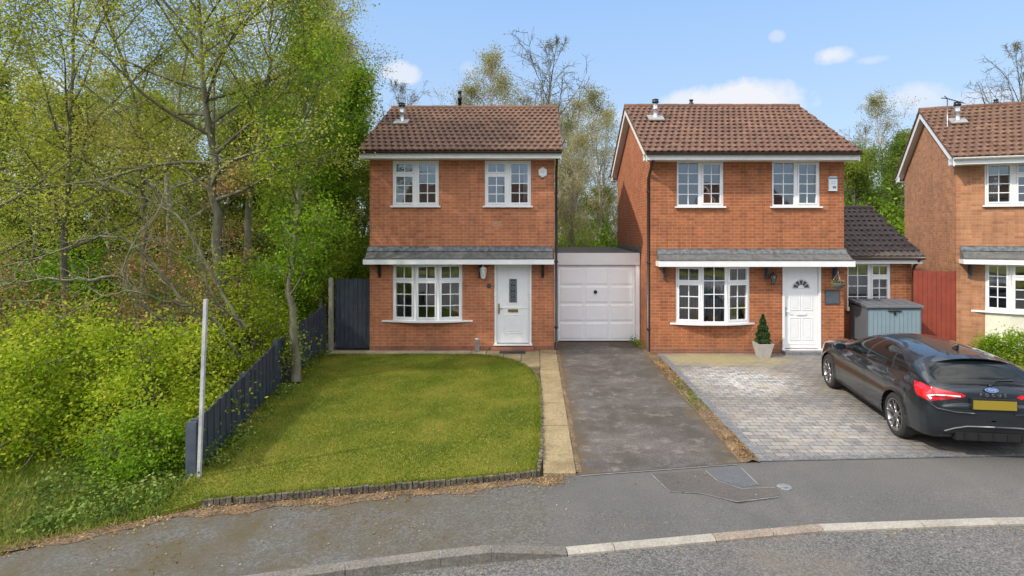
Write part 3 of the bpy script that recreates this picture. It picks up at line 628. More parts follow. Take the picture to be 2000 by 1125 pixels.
def door(h, x0, x1, z0, z1, style):
    """front door set of white upvc"""
    fr = MB(); y = .03; fw = .055
    fr.box(x0, x0+fw, y-.05, y+.06, z0, z1); fr.box(x1-fw, x1, y-.05, y+.06, z0, z1); fr.box(x0+fw, x1-fw, y-.05, y+.06, z1-fw, z1); fr.box(x0-.02, x1+.02, y-.085, y+.02, z0-.045, z0)
    d = fr.build('door_frame', M['upvc'], h)
    lf = MB(); a, b, c, e = x0+fw+.006, x1-fw-.006, z0+.012, z1-fw-.006; yl = y+.0
    H = e-c; W = b-a; cx = (a+b)/2
    lf.box(a, b, yl, yl+.045, c, e)
    def moulding(p0, p1, q0, q1, w=.022):
        lf.box(p0, p1, yl-.009, yl, q0, q0+w); lf.box(p0, p1, yl-.009, yl, q1-w, q1); lf.box(p0, p0+w, yl-.009, yl, q0+w, q1-w); lf.box(p1-w, p1, yl-.009, yl, q0+w, q1-w)
        lf.box(p0+w+.03, p1-w-.03, yl-.006, yl, q0+w+.03, q1-w-.03)
    g = MB(); hd = MB()
    if style == 'cottage':
        lf.box(a, b, yl-.012, yl, c+H*.44, c+H*.455)
        lf.box(cx-.135, cx+.135, yl-.010, yl, c+H*.50, c+H*.83); g.box(cx-.10, cx+.10, yl-.014, yl-.010, c+H*.515, c+H*.815)
        moulding(cx-.24, cx+.24, c+H*.12, c+H*.36); 
        for k in range(6): lf.box(cx-.17, cx+.17, yl-.011, yl-.007, c+H*(.15+.032*k), c+H*(.155+.032*k))
        lead = MB()
        for s in (-1, 1):
            for k in range(4):
                zc = c+H*(.55+.073*k); lead.prism([(cx-.0, yl-.019, zc-.045), (cx+s*.05, yl-.019, zc), (cx+s*.043, yl-.019, zc), (cx-.0, yl-.019, zc-.038)], (0, .004, 0)); lead.prism([(cx, yl-.019, zc+.045), (cx+s*.05, yl-.019, zc), (cx+s*.043, yl-.019, zc), (cx, yl-.019, zc+.038)], (0, .004, 0))
            lead.box(cx+s*.075-.004, cx+s*.075+.004, yl-.019, yl-.015, c+H*.515, c+H*.815)
        leaf = lf.build('door', M['upvc'], h); gg = g.build('pane', M['obscure'], leaf); ll = lead.build('leadwork', M['galv'], leaf)
        hd.box(a+.035, a+.07, yl-.018, yl, c+H*.37, c+H*.50); hd.tube([(a+.052, yl-.02, c+H*.44), (a+.052, yl-.06, c+H*.44), (a+.15, yl-.06, c+H*.44)], .011, 8); hd.build('handle', M['brass'], leaf)
        lp = MB(); lp.box(cx-.13, cx+.13, yl-.022, yl-.012, c+H*.395, c+H*.428); lp.build('letterplate', M['brass'], leaf)
    else:
        hw = (b-a)*.5-.115
        for s in (-1, 1):
            p = sorted((cx+s*.022, cx+s*(.022+hw*.86))); moulding(p[0], p[1], c+H*.47, c+H*.66); moulding(p[0], p[1], c+H*.10, c+H*.38)
        lf.box(a+.05, b-.05, yl-.008, yl, c+H*.045, c+H*.05)
        # sunburst fanlight
        zc = c+H*.745; Rr = .20
        for k in range(5):
            t0, t1 = math.pi*(k+.12)/5, math.pi*(k+.88)/5; pts = [(cx+Rr*math.cos(t), yl-.012, zc+Rr*math.sin(t)) for t in np.linspace(t0, t1, 5)]+[(cx+.085*math.cos(t), yl-.012, zc+.085*math.sin(t)) for t in (t1, t0)]
            g.prism(pts, (0, .006, 0))
        ring = [(cx+(Rr+.03)*math.cos(t), yl-.007, zc+(Rr+.03)*math.sin(t)) for t in np.linspace(0, math.pi, 14)]; lf.tube(ring, .010, 5); lf.tube([ring[0], ring[-1]], .010, 5)
        leaf = lf.build('door', M['upvc'], h); g.build('pane', M['obscure'], leaf)
        hd.box(a+.03, a+.06, yl-.018, yl, c+H*.40, c+H*.51); hd.tube([(a+.045, yl-.02, c+H*.46), (a+.045, yl-.055, c+H*.46), (a+.13, yl-.055, c+H*.46)], .010, 8); hd.build('handle', M['galv'], leaf)
        lp = MB(); lp.box(cx-.13, cx+.13, yl-.016, yl-.010, c+H*.405, c+H*.437); lp.box(cx-.11, cx+.11, yl-.020, yl-.016, c+H*.412, c+H*.430); lp.build('letterplate', M['upvc'], leaf)
        for k in range(4): pass
    return d
m_, t_, b_ = newmat('obscure_leaded_glass'); v_ = noise(t_, objc(t_), 60, 3); t_.links.new(ramp(t_, v_, [(.35, (.02, .025, .03)), (.6, (.10, .115, .125))]), b_.inputs['Base Color']); b_.inputs['Roughness'].default_value = .15; bump(t_, b_, v_, .5, .01); M['obscure'] = m_
def shell(h, W, D, zw, zr, yr, brickm, holes, tilem, ov=(.1, .18), eave=.42, fas='fascia', verge='fascia', gut='gutter', zb=.0, plinth=True, per=.165, soffit_side=.0):
    """brick box with gable roof: eaves at y=-eave and y=D+eave, ridge at yr"""
    wl = MB(); wall_front(wl, 0, W, zb, zw, holes)
    for x in (0, W):
        pts = [(x, 0, zb), (x, D, zb), (x, D, zw), (x, yr, zr-.12), (x, 0, zw)]; uv = [(p[1]+.11*(x > 0), p[2]) for p in pts]
        if x == 0: pts = pts[::-1]; uv = uv[::-1]
        wl.face(pts, 0, uv)
    wl.face([(W, D, zb), (0, D, zb), (0, D, zw), (W, D, zw)], 0, [(0, zb), (W, zb), (W, zw), (0, zw)])
    wl.build('wall', [brickm, M['plaster']], h)
    i = MB(); e = .26     # rooms behind the windows
    i.face([(e, e, .12), (e, D-e, .12), (e, D-e, zw), (e, e, zw)]); i.face([(W-e, e, .12), (W-e, e, zw), (W-e, D-e, zw), (W-e, D-e, .12)])
    i.face([(e, 3.6, .12), (W-e, 3.6, .12), (W-e, 3.6, zw), (e, 3.6, zw)])
    i.box(e, W-e, .252, D-e, 2.36, 2.56); i.face([(e, .252, .12), (W-e, .252, .12), (W-e, D-e, .12), (e, D-e, .12)], 1); i.face([(e, .252, zw-.03), (e, D-e, zw-.03), (W-e, D-e, zw-.03), (W-e, .252, zw-.03)])
    i.build('interior', [M['plaster'], M['floorin']], h)
    # roof
    ze = zw + .02; sl = (zr-ze)/(yr+eave); x0, x1 = -ov[0], W+ov[1]
    r = tile_slope('roof', tilem, h, x0, x1, -eave, ze, yr, zr, per=per)
    tile_slope('roof', tilem, h, x0, x1, 2*yr+eave, ze, yr, zr, per=per)
    rd = MB(); n = round((x1-x0)/.42)
    for k in range(n):
        a = x0+(x1-x0)*k/n; b = x0+(x1-x0)*(k+1)/n; rr = .098+.006*(k % 2); prof = [(math.cos(t)*rr*1.15, math.sin(t)*rr) for t in np.linspace(-.25, math.pi+.25, 9)]
        for (p, q) in zip(prof[:-1], prof[1:]): rd.face([(a, yr+p[0], zr-.01+p[1]), (b-.01, yr+p[0], zr-.01+p[1]), (b-.01, yr+q[0], zr-.01+q[1]), (a, yr+q[0], zr-.01+q[1])], 0, [(k+.3, 0.4)]*4)
        for xx in (a, b-.01): rd.face([(xx, yr+p[0], zr-.01+p[1]) for p in prof], 0, [(k+.3, .4)]*len(prof))
    rd.build('ridge_tile', tilem, r)
    # underlay slab so that the roof has thickness
    u = MB(); th = .10
    for sgn in (1, -1):
        ye = -eave+.03 if sgn > 0 else 2*yr+eave-.03
        u.prism([(x0+.03, ye, ze-.012), (x0+.03, yr, zr-.02), (x0+.03, yr, zr-.02-th), (x0+.03, ye, ze-.012-th*.3)], (x1-x0-.06, 0, 0))
    u.build('roof_deck', M['flash'], r)
    # verge boards
    for side, xx in ((0, x0), (1, x1)):
        v = MB(); xa = xx+(.022 if side == 0 else -.044)
        for sgn in (1, -1):
            ye = -eave+.02 if sgn > 0 else 2*yr+eave-.02
            v.prism([(xa, ye, ze-.03), (xa, yr, zr-.035), (xa, yr, zr-.235), (xa, ye, ze-.23)], (.024, 0, 0))
            v2 = .02
        v.build('bargeboard', M[verge], r)
        s = MB(); xw = (-.004 if side == 0 else W+.004); xb = xa+(.024 if side == 0 else 0)
        if abs(xw-xb) > .01:
            for sgn in (1, -1):
                ye = -eave+.03 if sgn > 0 else 2*yr+eave-.03
                s.face([(xw, ye, ze-.2), (xb, ye, ze-.2), (xb, yr, zr-.205), (xw, yr, zr-.205)])
            s.build('soffit', M[fas], r)
        # mortared tile ends
        mo = MB()
        nv = int((yr+eave)/.28)
        for sgn in (1, -1):
            for k in range(nv):
                f0 = k/nv; y_ = (-eave+(yr+eave)*f0) if sgn > 0 else (2*yr+eave-(yr+eave)*f0); z_ = ze+(zr-ze)*f0; dy = (yr+eave)/nv*sgn; dz = (zr-ze)/nv
                mo.prism([(xx-.012 if side == 0 else xx-.03, y_, z_-.035), (xx-.012 if side == 0 else xx-.03, y_+dy*.96, z_+dz*.96-.035), (xx-.012 if side == 0 else xx-.03, y_+dy*.96, z_+dz*.96+.02), (xx-.012 if side == 0 else xx-.03, y_, z_+.055)], (.042, 0, 0))
        mo.build('verge_tile', tilem, r)
    # fascia, soffit, gutter at the eaves (front and rear)
    for (yy, s) in ((-eave+.05, -1), (2*yr+eave-.05, 1)):
        f = MB(); yf = sorted((yy, yy+s*.022)); f.box(x0+.02, x1-.02, yf[0], yf[1], ze-.19, ze-.015)
        yw = sorted((yy-s*.002, (-.004 if s < 0 else D+.004))); f.box(x0+.03, x1-.03, yw[0], yw[1], ze-.188, ze-.176); f.box(x0+.022, x0+.05, yw[0], yw[1], ze-.174, ze-.02); f.box(x1-.05, x1-.022, yw[0], yw[1], ze-.174, ze-.02)
        f.build('eaves_fascia', M[fas], r)
        g = MB(); pr = [(math.cos(t)*.056, math.sin(t)*.056) for t in np.linspace(math.pi, 2*math.pi, 8)]; yg = yy+s*.085; zg = ze-.02
        for (p, q) in zip(pr[:-1], pr[1:]):
            for k_ in (0, .006): g.face([(x0+.01, yg+p[0]*(1-k_*18), zg+p[1]*(1-k_*18)), (x1-.01, yg+p[0]*(1-k_*18), zg+p[1]*(1-k_*18)), (x1-.01, yg+q[0]*(1-k_*18), zg+q[1]*(1-k_*18)), (x0+.01, yg+q[0]*(1-k_*18), zg+q[1]*(1-k_*18))], 0, smooth=True)
        for xx in (x0+.01, x1-.01): g.face([(xx, yg+p[0], zg+p[1]) for p in pr])
        g.build('gutter', M[gut], r)
    if plinth:
        p = MB(); p.box(.0, W, -.018, -.001, -.02, .13); p.build('plinth', M['plinth'], h)
    return r, ze, sl

# ---------------------------------------------------------------- house 1 (left)
H1Y = 14.93; X1 = -4.33; W1 = 4.81; S1 = F/H1Y
def hx(px, y=H1Y, x0=X1): return (px-VPX)/F*y-x0
def hz(py, y=H1Y): return CAMZ-(py-HOR)/F*y
h1 = thing('brick_house', 'brick house on the left with leaded-glass white front door and a hexagonal alarm box', 'house', (X1, H1Y, 0), 0, 'brick houses in the row')
lw = (hx(767), hx(857)+.0, hz(402), hz(314)); rw = (hx(947), hx(1037), hz(402), hz(314)); gw = (hx(767), hx(903), hz(625), hz(514)); dr = (hx(966), hx(1038), hz(671), hz(512))
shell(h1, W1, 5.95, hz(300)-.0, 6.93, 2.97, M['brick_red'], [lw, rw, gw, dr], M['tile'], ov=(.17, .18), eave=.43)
ul = [(.5, True, 2, 3, True), (.5, False, 2, 4, True)]
window(h1, *lw, ul); window(h1, *rw, ul)
window(h1, *gw, [(.335, True, 2, 3, True), (.33, True, 2, 3, True), (.335, True, 2, 3, True)], bow=.13, sill=(.29, .27, .06))
door(h1, *dr, 'cottage')
canopy(h1, hx(719), hx(1079), hz(481), 2.395, .33, .145)
for px in (742, 938, 1060): bracket(h1, hx(px), 2.37, M['black'])
downpipe(h1, [(W1+.05, -.36, 5.0), (W1+.05, -.30, 4.86), (W1+.045, -.05, 4.62), (W1+.045, -.05, .05)], M['black'])
sl1 = (6.93-(hz(300)+.02))/(2.97+.43)
def roofz(y, ze, sl, eave=.43): return ze+sl*(y+eave)
y_ = 1.55; flue(h1, (785-VPX)/F*(H1Y+y_)-X1, y_, roofz(y_, hz(300)+.02, sl1))
mb = MB(); xx = (785-VPX)/F*(H1Y+y_)-X1; zz = roofz(y_, hz(300)+.02, sl1); mb.obox((xx-.2, y_-.22, zz-.06), (.4, 0, 0), (0, .36, .36*sl1), (0, -.02, .035)); mb.build('flue_base', M['flash'], h1)
vent_pipe(h1, (898-VPX)/F*(H1Y+3.2)-X1, 3.2, 6.87, .66)
mb = MB(); mb.tube([(-.17, 1.42, roofz(1.42, hz(300)+.02, sl1)+.085), (xx-.2, 1.42, roofz(1.42, hz(300)+.02, sl1)+.085)], .014, 6); mb.build('roof_cable', M['flash'], h1)
# repaired brick patch
mb = MB(); mb.box(hx(960), hx(980), -.004, -.001, hz(442), hz(432)); mb.build('brick_repair', plain('new_brick', (.38, .20, .12), .85, var=.25, vs=30), h1)
mb = MB(); mb.box(hx(960), hx(1042), -.20, -.02, -.0, .10); mb.build('door_step', M['plinth'], h1)

# ---------------------------------------------------------------- house 2 (middle)
H2Y = 14.6; X2 = 2.92; W2 = 4.92
def hx2(px): return hx(px, H2Y, X2)
def hz2(py): return hz(py, H2Y)
h2 = thing('brick_house', 'brick house in the middle with a fanlight front door and a side extension', 'house', (X2, H2Y, 0), 0, 'brick houses in the row')
lw = (hx2(1322), hx2(1413), hz2(403), hz2(315)); rw = (hx2(1508), hx2(1601), hz2(403), hz2(315)); gw = (hx2(1320), hx2(1464), hz2(630), hz2(518)); dr = (hx2(1528), hx2(1603), hz2(681), hz2(518))
shell(h2, W2, 5.95, hz2(303), 6.90, 2.93, M['brick'], [lw, rw, gw, dr], M['tile2'], ov=(.22, .19), eave=.45, per=.165)
w4 = [(.5, False, 2, 4, False), (.5, False, 2, 4, True)]
window(h2, *lw, w4); window(h2, *rw, w4)
window(h2, *gw, [(.335, True, 2, 3, True), (.33, False, 2, 4, False), (.335, True, 2, 3, True)], bow=.13, sill=(.15, .13, .06))
door(h2, *dr, 'fanlight')
canopy(h2, hx2(1283), hx2(1652), hz2(486), 2.375, .36, .16)
for px in (1298, 1496, 1628): bracket(h2, hx2(px), 2.35, M['slate'])
downpipe(h2, [(.02, -.38, 4.95), (-.02, -.30, 4.82), (-.05, .06, 4.45), (-.05, .08, .05)], M['gutter'], .038)
sl2 = (6.90-(hz2(303)+.02))/(2.93+.45); ze2 = hz2(303)+.02
y_ = 1.75; xx = (1280-VPX)/F*(H2Y+y_)-X2; zz = roofz(y_, ze2, sl2, .45); flue(h2, xx, y_, zz)
mb = MB(); mb.obox((xx-.22, y_-.24, zz-.06), (.44, 0, 0), (0, .4, .4*sl2), (0, -.02, .035)); mb.build('flue_base', M['flash'], h2)
vent_pipe(h2, (1350-VPX)/F*(H2Y+3.3)-X2, 3.3, 6.82, .38)
mb = MB(); mb.box(hx2(1528)-.03, hx2(1603)+.03, -.26, -.02, -.0, .09); mb.build('door_step', M['block_dark'], h2)
mb = MB(); mb.box(-.03, -.004, 1.35, 5.6, 2.52, 2.66); mb.build('side_flashing', M['lead'], h2)
# side extension, part of the middle house
EY = .95; EX = W2; EW = (1780-VPX)/F*(H2Y+EY)-X2-W2
def ex(px): return (px-VPX)/F*(H2Y+EY)-X2
def ez(py): return CAMZ-(py-HOR)/F*(H2Y+EY)
e = MB(); hole = (ex(1655), ex(1740), ez(604), ez(514)); zt = ez(503)
wall_front(e, EX+.003, EX+EW, 0, zt, [hole], y=EY, depth=.2)
pts = [(EX+EW, EY, 0), (EX+EW, EY+4.2, 0), (EX+EW, EY+4.2, zt), (EX+EW, EY+2.1, 3.8), (EX+EW, EY, zt)]; e.face(pts, 0, [(p[1], p[2]) for p in pts])
e.face([(EX+EW, EY+4.2, 0), (EX, EY+4.2, 0), (EX, EY+4.2, zt), (EX+EW, EY+4.2, zt)])
e.face([(EX+.01, EY+2.4, 0), (EX+EW, EY+2.4, 0), (EX+EW, EY+2.4, zt), (EX+.01, EY+2.4, zt)], 1); e.face([(EX+.01, EY+.2, .1), (EX+EW-.01, EY+.2, .1), (EX+EW-.01, EY+2.4, .1), (EX+.01, EY+2.4, .1)], 1)
eo = e.build('side_extension', [M['brick'], M['plaster']], h2)
r = tile_slope('roof', M['tile_dark'], eo, EX+.004, EX+EW+.16, EY-.32, zt+.03, EY+2.1, 3.80, per=.165); tile_slope('roof', M['tile_dark'], eo, EX+.004, EX+EW+.16, EY+4.52, zt+.03, EY+2.1, 3.80)
f = MB(); f.box(EX+.004, EX+EW+.13, EY-.27, EY-.248, zt-.15, zt+.015); f.box(EX+.004, EX+EW+.12, EY-.246, EY-.004, zt-.148, zt-.138); 
f.prism([(EX+EW+.10, EY-.27, zt-.13), (EX+EW+.10, EY+2.1, 3.60), (EX+EW+.10, EY+2.1, 3.77), (EX+EW+.10, EY-.27, zt+.02)], (.024, 0, 0)); f.prism([(EX+EW+.10, EY+4.47, zt-.13), (EX+EW+.10, EY+2.1, 3.60), (EX+EW+.10, EY+2.1, 3.77), (EX+EW+.10, EY+4.47, zt+.02)], (.024, 0, 0)); f.build('fascia', M['upvc'], eo)
g = MB(); g.tube([(EX+.01, EY-.335, zt-.0), (EX+EW+.14, EY-.335, zt-.0)], .05, 10); g.build('gutter', M['gutter'], eo)
g = MB(); g.tube([(EX+EW+.02, EY-.33, zt-.03), (EX+EW+.02, EY-.1, zt-.22), (EX+EW+.02, EY-.05, zt-.3), (EX+EW+.02, EY-.05, .05)], .033, 8); g.build('downpipe', M['gutter'], eo)
rd = MB(); n = 8
for k in range(n):
    a = EX+.01+(EW+.14)*k/n; b = EX+.01+(EW+.14)*(k+1)/n-.008; prof = [(math.cos(t)*.11, math.sin(t)*.09) for t in np.linspace(-.2, math.pi+.2, 8)]
    for (p, q) in zip(prof[:-1], prof[1:]): rd.face([(a, EY+2.1+p[0], 3.80+p[1]), (b, EY+2.1+p[0], 3.80+p[1]), (b, EY+2.1+q[0], 3.80+q[1]), (a, EY+2.1+q[0], 3.80+q[1])], 0, [(k+.3, .4)]*4)
rd.build('ridge_tile', M['tile_dark'], eo)
hh = thing('tmp', None, None); COL.objects.unlink(hh); bpy.data.objects.remove(hh)
fr, gl = MB(), MB(); xm = hole[0]+(hole[1]-hole[0])*.52
section(fr, gl, (hole[0], EY+.03), (xm, EY+.03), hole[2], hole[3], False, 2, 4, False); section(fr, gl, (xm, EY+.03), (hole[1], EY+.03), hole[2], hole[3], True, 2, 3, True)
w = fr.build('extension_window', M['upvc'], h2); gl.build('pane', M['glass'], w); s_ = MB(); s_.obox((hole[0]-.04, EY+.02, hole[2]-.04), (hole[1]-hole[0]+.08, 0, 0), (0, -.09, 0), (0, 0, .039)); s_.build('sill', M['upvc'], w)

# ---------------------------------------------------------------- house 3 (right, turned a little)
A3 = R(-21); C3 = P(1868, 445, 14.95)
h3 = thing('brick_house', 'tan brick house at the right edge with a cream panel under its front window', 'house', (C3.x, C3.y, 0), A3, 'brick houses in the row')
W3 = 4.9
u3 = Vector((math.cos(A3), math.sin(A3), 0))
def lx3(px):                                 # local x on the front plane seen at a pixel column
    k = (px-VPX)/F; return (C3.x-k*C3.y)/(k*u3.y-u3.x)
def lz3(px, py): l = lx3(px); y = C3.y+u3.y*l; return CAMZ-(py-HOR)/F*y
lw = (lx3(1923), lx3(1923)+1.24, lz3(1923, 401), lz3(1923, 318)); gw = (lx3(1924), lx3(1924)+1.95, lz3(1924, 606), lz3(1924, 512)); rw = (3.35, 4.5, lw[2], lw[3])
shell(h3, W3, 5.6, 4.98, 6.80, 2.8, M['brick_tan'], [lw, gw, rw], M['tile'], ov=(.2, .2), eave=.45, fas='upvc', verge='upvc', gut='upvc')
window(h3, *lw, [(.5, False, 2, 4, True), (.5, True, 2, 3, True)]); window(h3, *rw, ul)
window(h3, *gw, [(.25, False, 2, 4, True), (.5, True, 3, 3, True), (.25, False, 2, 4, True)], bow=.15, sill=(.3, .1, .06))
mb = MB(); z = gw[2]-.05; mb.prism([(gw[0], -.003, .05), (gw[0]+.48, -.14, .05), (gw[1]-.48, -.14, .05), (gw[1], -.003, .05)], (0, 0, z-.05)); mb.build('render_panel', M['render'], h3)
canopy(h3, .08, W3-.05, lz3(1880, 480), lz3(1880, 505), .36)
bracket(h3, .28, lz3(1890, 507), M['slate'])
y_ = 1.7; k = None
ze3 = 5.0; sl3 = (6.80-ze3)/(2.8+.45)
def l3(px, yl):                              # local x where depth plane yl meets a pixel column
    k = (px-VPX)/F; n3 = Vector((-u3.y, u3.x, 0)); o = C3+n3*yl; return (o.x-k*o.y)/(k*u3.y-u3.x)
xx = l3(1870, y_); zz = roofz(y_, ze3, sl3, .45); flue(h3, xx, y_, zz); mb = MB(); mb.obox((xx-.2, y_-.22, zz-.06), (.4, 0, 0), (0, .36, .36*sl3), (0, -.02, .035)); mb.build('flue_base', M['flash'], h3)
vent_pipe(h3, l3(1945, 3.0), 3.0, 6.75, .28)
mb = MB(); xa = l3(1845, 1.6); z0 = roofz(1.6, ze3, sl3, .45)
mb.tube([(xa, 1.35, z0-.1), (xa, 1.35, 6.82)], .014, 6); mb.build('aerial_pole', M['galv'], h3)
mb = MB(); mb.tube([(xa-.05, 1.35, 6.86), (xa+.42, 1.45, 6.70)], .012, 5)
for k in range(8): t = k/7; mb.tube([(xa-.05+.47*t, 1.35+.1*t-.16, 6.86-.16*t-.03), (xa-.05+.47*t, 1.35+.1*t+.16, 6.86-.16*t+.03)], .007, 4)
for s in (-1, 1): mb.tube([(xa+.0, 1.36, 6.85), (xa-.10, 1.38+s*.14, 6.85+.05)], .014, 4)
mb.build('aerial', M['black'], h3)

# ---------------------------------------------------------------- garage between
GY = 16.07
def gx(px): return (px-VPX)/F*GY
def gzz(py): return CAMZ-(py-HOR)/F*GY
ga = thing('garage', 'flat-roofed garage with a white panelled up-and-over door between two brick houses', 'garage', (.52, GY, 0))
x0 = .50-.52; x1 = 2.90-.52
mb = MB(); mb.box(x0+.01, x1-.01, .10, 4.9, 0, 2.40); 
mb.build('wall', M['brick'], ga)
mb = MB(); mb.box(x0, x1+.015, -.02, 5.0, 2.46, 2.50); mb.box(x0, x1, .0, 4.98, 2.40, 2.458); mb.build('roof', M['felt'], ga)
mb = MB(); mb.box(x0+.005, x1, -.045, -.022, gzz(517), gzz(494)); mb.build('fascia', M['upvc'], ga)
fx0, fx1 = gx(1090)-.52, gx(1241)-.52
mb = MB(); mb.box(x0+.004, fx0, -.02, .08, 0.01, gzz(517)-.003); mb.box(fx1, x1-.002, -.02, .08, .01, gzz(517)-.003); mb.box(fx0, fx1, .0, .08, gzz(519), gzz(517)-.003); mb.build('door_frame', M['upvc'], ga)
gd = MB(); zt = gzz(519)-.01; zb = .03; yd = .045; gd.box(fx0+.008, fx1-.008, yd, yd+.03, zb, zt)
cols = 4; rows = 4
xs = np.linspace(fx0+.03, fx1-.03, 4); H = zt-zb
for r_ in range(4):
    for c_ in range(3):
        a, b = xs[c_]+.03, xs[c_+1]-.03; c, d = zb+.05+r_*(H-.06)/4, zb+.05+(r_+1)*(H-.06)/4-.05
        # raised panel with bevelled edge
        e_ = .035; o_ = [(a, yd-.0005, c), (b, yd-.0005, c), (b, yd-.0005, d), (a, yd-.0005, d)]; i_ = [(a+e_, yd-.012, c+e_), (b-e_, yd-.012, c+e_), (b-e_, yd-.012, d-e_), (a+e_, yd-.012, d-e_)]
        for k in range(4): gd.face([o_[k], o_[(k+1) % 4], i_[(k+1) % 4], i_[k]])
        gd.face(i_)
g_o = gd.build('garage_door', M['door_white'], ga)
hm = MB(); hm.lathe((gx(1163)-.52, yd-.05, gzz(570)), [(.0, -.03), (.022, -.03), (.022, .0), (.05, .002), (.05, .03)], 10, axis='y'); hm.box(gx(1163)-.52-.008, gx(1163)-.52+.008, yd-.07, yd-.03, gzz(570)-.06, gzz(570)+.02); hm.build('handle', M['black'], g_o)
# ================================================================ PROPS
M['navy'] = plain('navy_painted_timber', (.036, .045, .062), .6, var=.35, vs=5, bmp=.15)
M['navy2'] = plain('weathered_navy_timber', (.050, .064, .088), .65, var=.3, vs=7, bmp=.15)
M['redgate'] = plain('red_stained_timber', (.22, .038, .018), .6, var=.18, vs=4)
M['conc'] = plain('concrete_post', (.30, .27, .21), .9, var=.2, vs=10, bmp=.3)
M['wpost'] = plain('old_white_paint', (.40, .40, .40), .6, var=.25, vs=9)
# left boundary fence: panels stepping down towards the road
def fence_panel(mb, a, b, za, zb, z0a, z0b, t=.02, mi=0, bw=.115):
    a, b = Vector((*a, 0)), Vector((*b, 0)); L = (b-a).length; u = (b-a)/L; n = Vector((-u.y, u.x, 0)); k = int(L/bw)
    g = np.random.default_rng(int(L*1000))
    for i in range(k):
        f = i/k; zt = za+(zb-za)*f+g.uniform(-.008, .008); z0 = z0a+(z0b-z0a)*f; w = L/k
        mb.obox(a+u*(w*i+.004)+n*(.0 if i % 2 else .014)+Vector((0, 0, z0)), u*(w-.006 if i % 2 else w+.0), n*t, (0, 0, zt-z0), mi)
def fline(y): return float(np.interp(y, [7.35, 11.2, 13.8, 15], [-4.36, -5.08, -5.38, -5.5]))
segs = [(7.40, 9.3, .71, .82), (9.3, 11.15, .82, .93), (11.25, 13.1, .97, 1.06), (13.1, 15.0, 1.08, 1.18)]
root = thing('timber_fence', 'low navy board fence along the left side of the lawn', 'fence', (-4.36, 7.4, 0))
for i, (y0, y1, z0, z1) in enumerate(segs):
    mb = MB(); a, b = (fline(y0)+4.36, y0-7.4), (fline(y1)+4.36, y1-7.4); fence_panel(mb, a, b, z0, z1, -.05, -.05)
    A, B = Vector((*a, 0)), Vector((*b, 0)); u = (B-A).normalized(); n = Vector((-u.y, u.x, 0))
    for zr in (.12, .55): mb.obox(A-n*.0+n*.036+Vector((0, 0, zr)), B-A, n*.035, (0, 0, .06))
    mb.build('fence_panel', M['navy'], root)
    mb = MB(); mb.box(a[0]-.06, a[0]+.03, a[1]-.05, a[1]+.04, -.05, z0+.03); mb.build('fence_post', M['navy'], root)
mb = MB(); mb.box(-.11, .02, -.09, -.055, -.05, .72); mb.build('end_board', M['navy2'], root)
# side gate of the left house
gx0, gx1, gy = (655-VPX)/F*15.15, -4.36, 15.15; zt = CAMZ-(545-HOR)/F*gy
root = thing('side_gate', 'dark navy vertical board gate beside the left brick house', 'gate', ((gx0+gx1)/2, gy, 0))
w = (gx1-gx0)/2; mb = MB(); k = 8
for i in range(k): x = -w+2*w*i/k; mb.box(x+.004, x+2*w/k-.004, -.0+.004*(i % 2), .022, .03, zt+.012*math.sin(i*1.7))
mb.build('board_panel', M['navy'], root)
for za_, zb_ in ((.25, .34), (zt-.3, zt-.2)): mb = MB(); mb.box(-w, w, .024, .055, za_, zb_); mb.build('rail', M['navy'], root)
mb = MB(); mb.box(-w+.01, w-.01, .006, .02, zt-.02, zt+.016)
for i in range(9): x = -w+.03+(2*w-.06)*i/8; mb.prism([(x-.012, .0, zt+.01), (x+.012, .0, zt+.01), (x, .0, zt+.07)], (0, .012, 0))
mb.build('top_spikes', M['black'], root)
root = MB(); root.box(-.05, .05, -.05, .05, -.05, zt+.02); root.prism([(-.05, -.05, zt+.021), (.05, -.05, zt+.021), (.0, -.05, zt+.05)], (0, .1, 0)); o = root.build('gate_post', M['conc']); o.location = ((648-VPX)/F*15.15, 15.1, 0); tag(o, 'pale concrete post left of the navy gate', 'post')
# leaning white post by the lawn corner
mb = MB(); b0 = G(388, 940); t0 = P(402, 584, b0.y); d = t0-b0
mb.obox((-.02, -.02, -.1), (.04, 0, 0), (0, .04, 0), (d.x, 0, d.z+.1)); o = mb.build('white_post', M['wpost']); o.location = b0; tag(o, 'tall thin white post at the front end of the navy fence', 'post')
# red gate between extension and third house
root = thing('timber_gate', 'tall red stained board gate between the extension and the tan house', 'gate', (10.5, 15.1, 0))
mb = MB(); A = Vector((-.42, .22, 0)); B = Vector((.46, -.12, 0)); u = (B-A).normalized(); n = Vector((-u.y, u.x, 0)); L = (B-A).length
for i in range(9): mb.obox(A+u*(L*i/9+.003)+n*(.003*(i % 2))+Vector((0, 0, .04)), u*(L/9-.006), n*.02, (0, 0, 2.02))
mb.build('board_panel', M['redgate'], root)
for z in (.3, 1.0, 1.8): mb = MB(); mb.obox(A+n*.026+Vector((0, 0, z)), u*L, n*.03, (0, 0, .09)); mb.build('rail', M['redgate'], root)
mb = MB(); mb.obox(B+n*-.01+Vector((0, 0, 0)), u*.05, n*.07, (0, 0, 2.08)); mb.build('gate_post', M['redgate'], root)
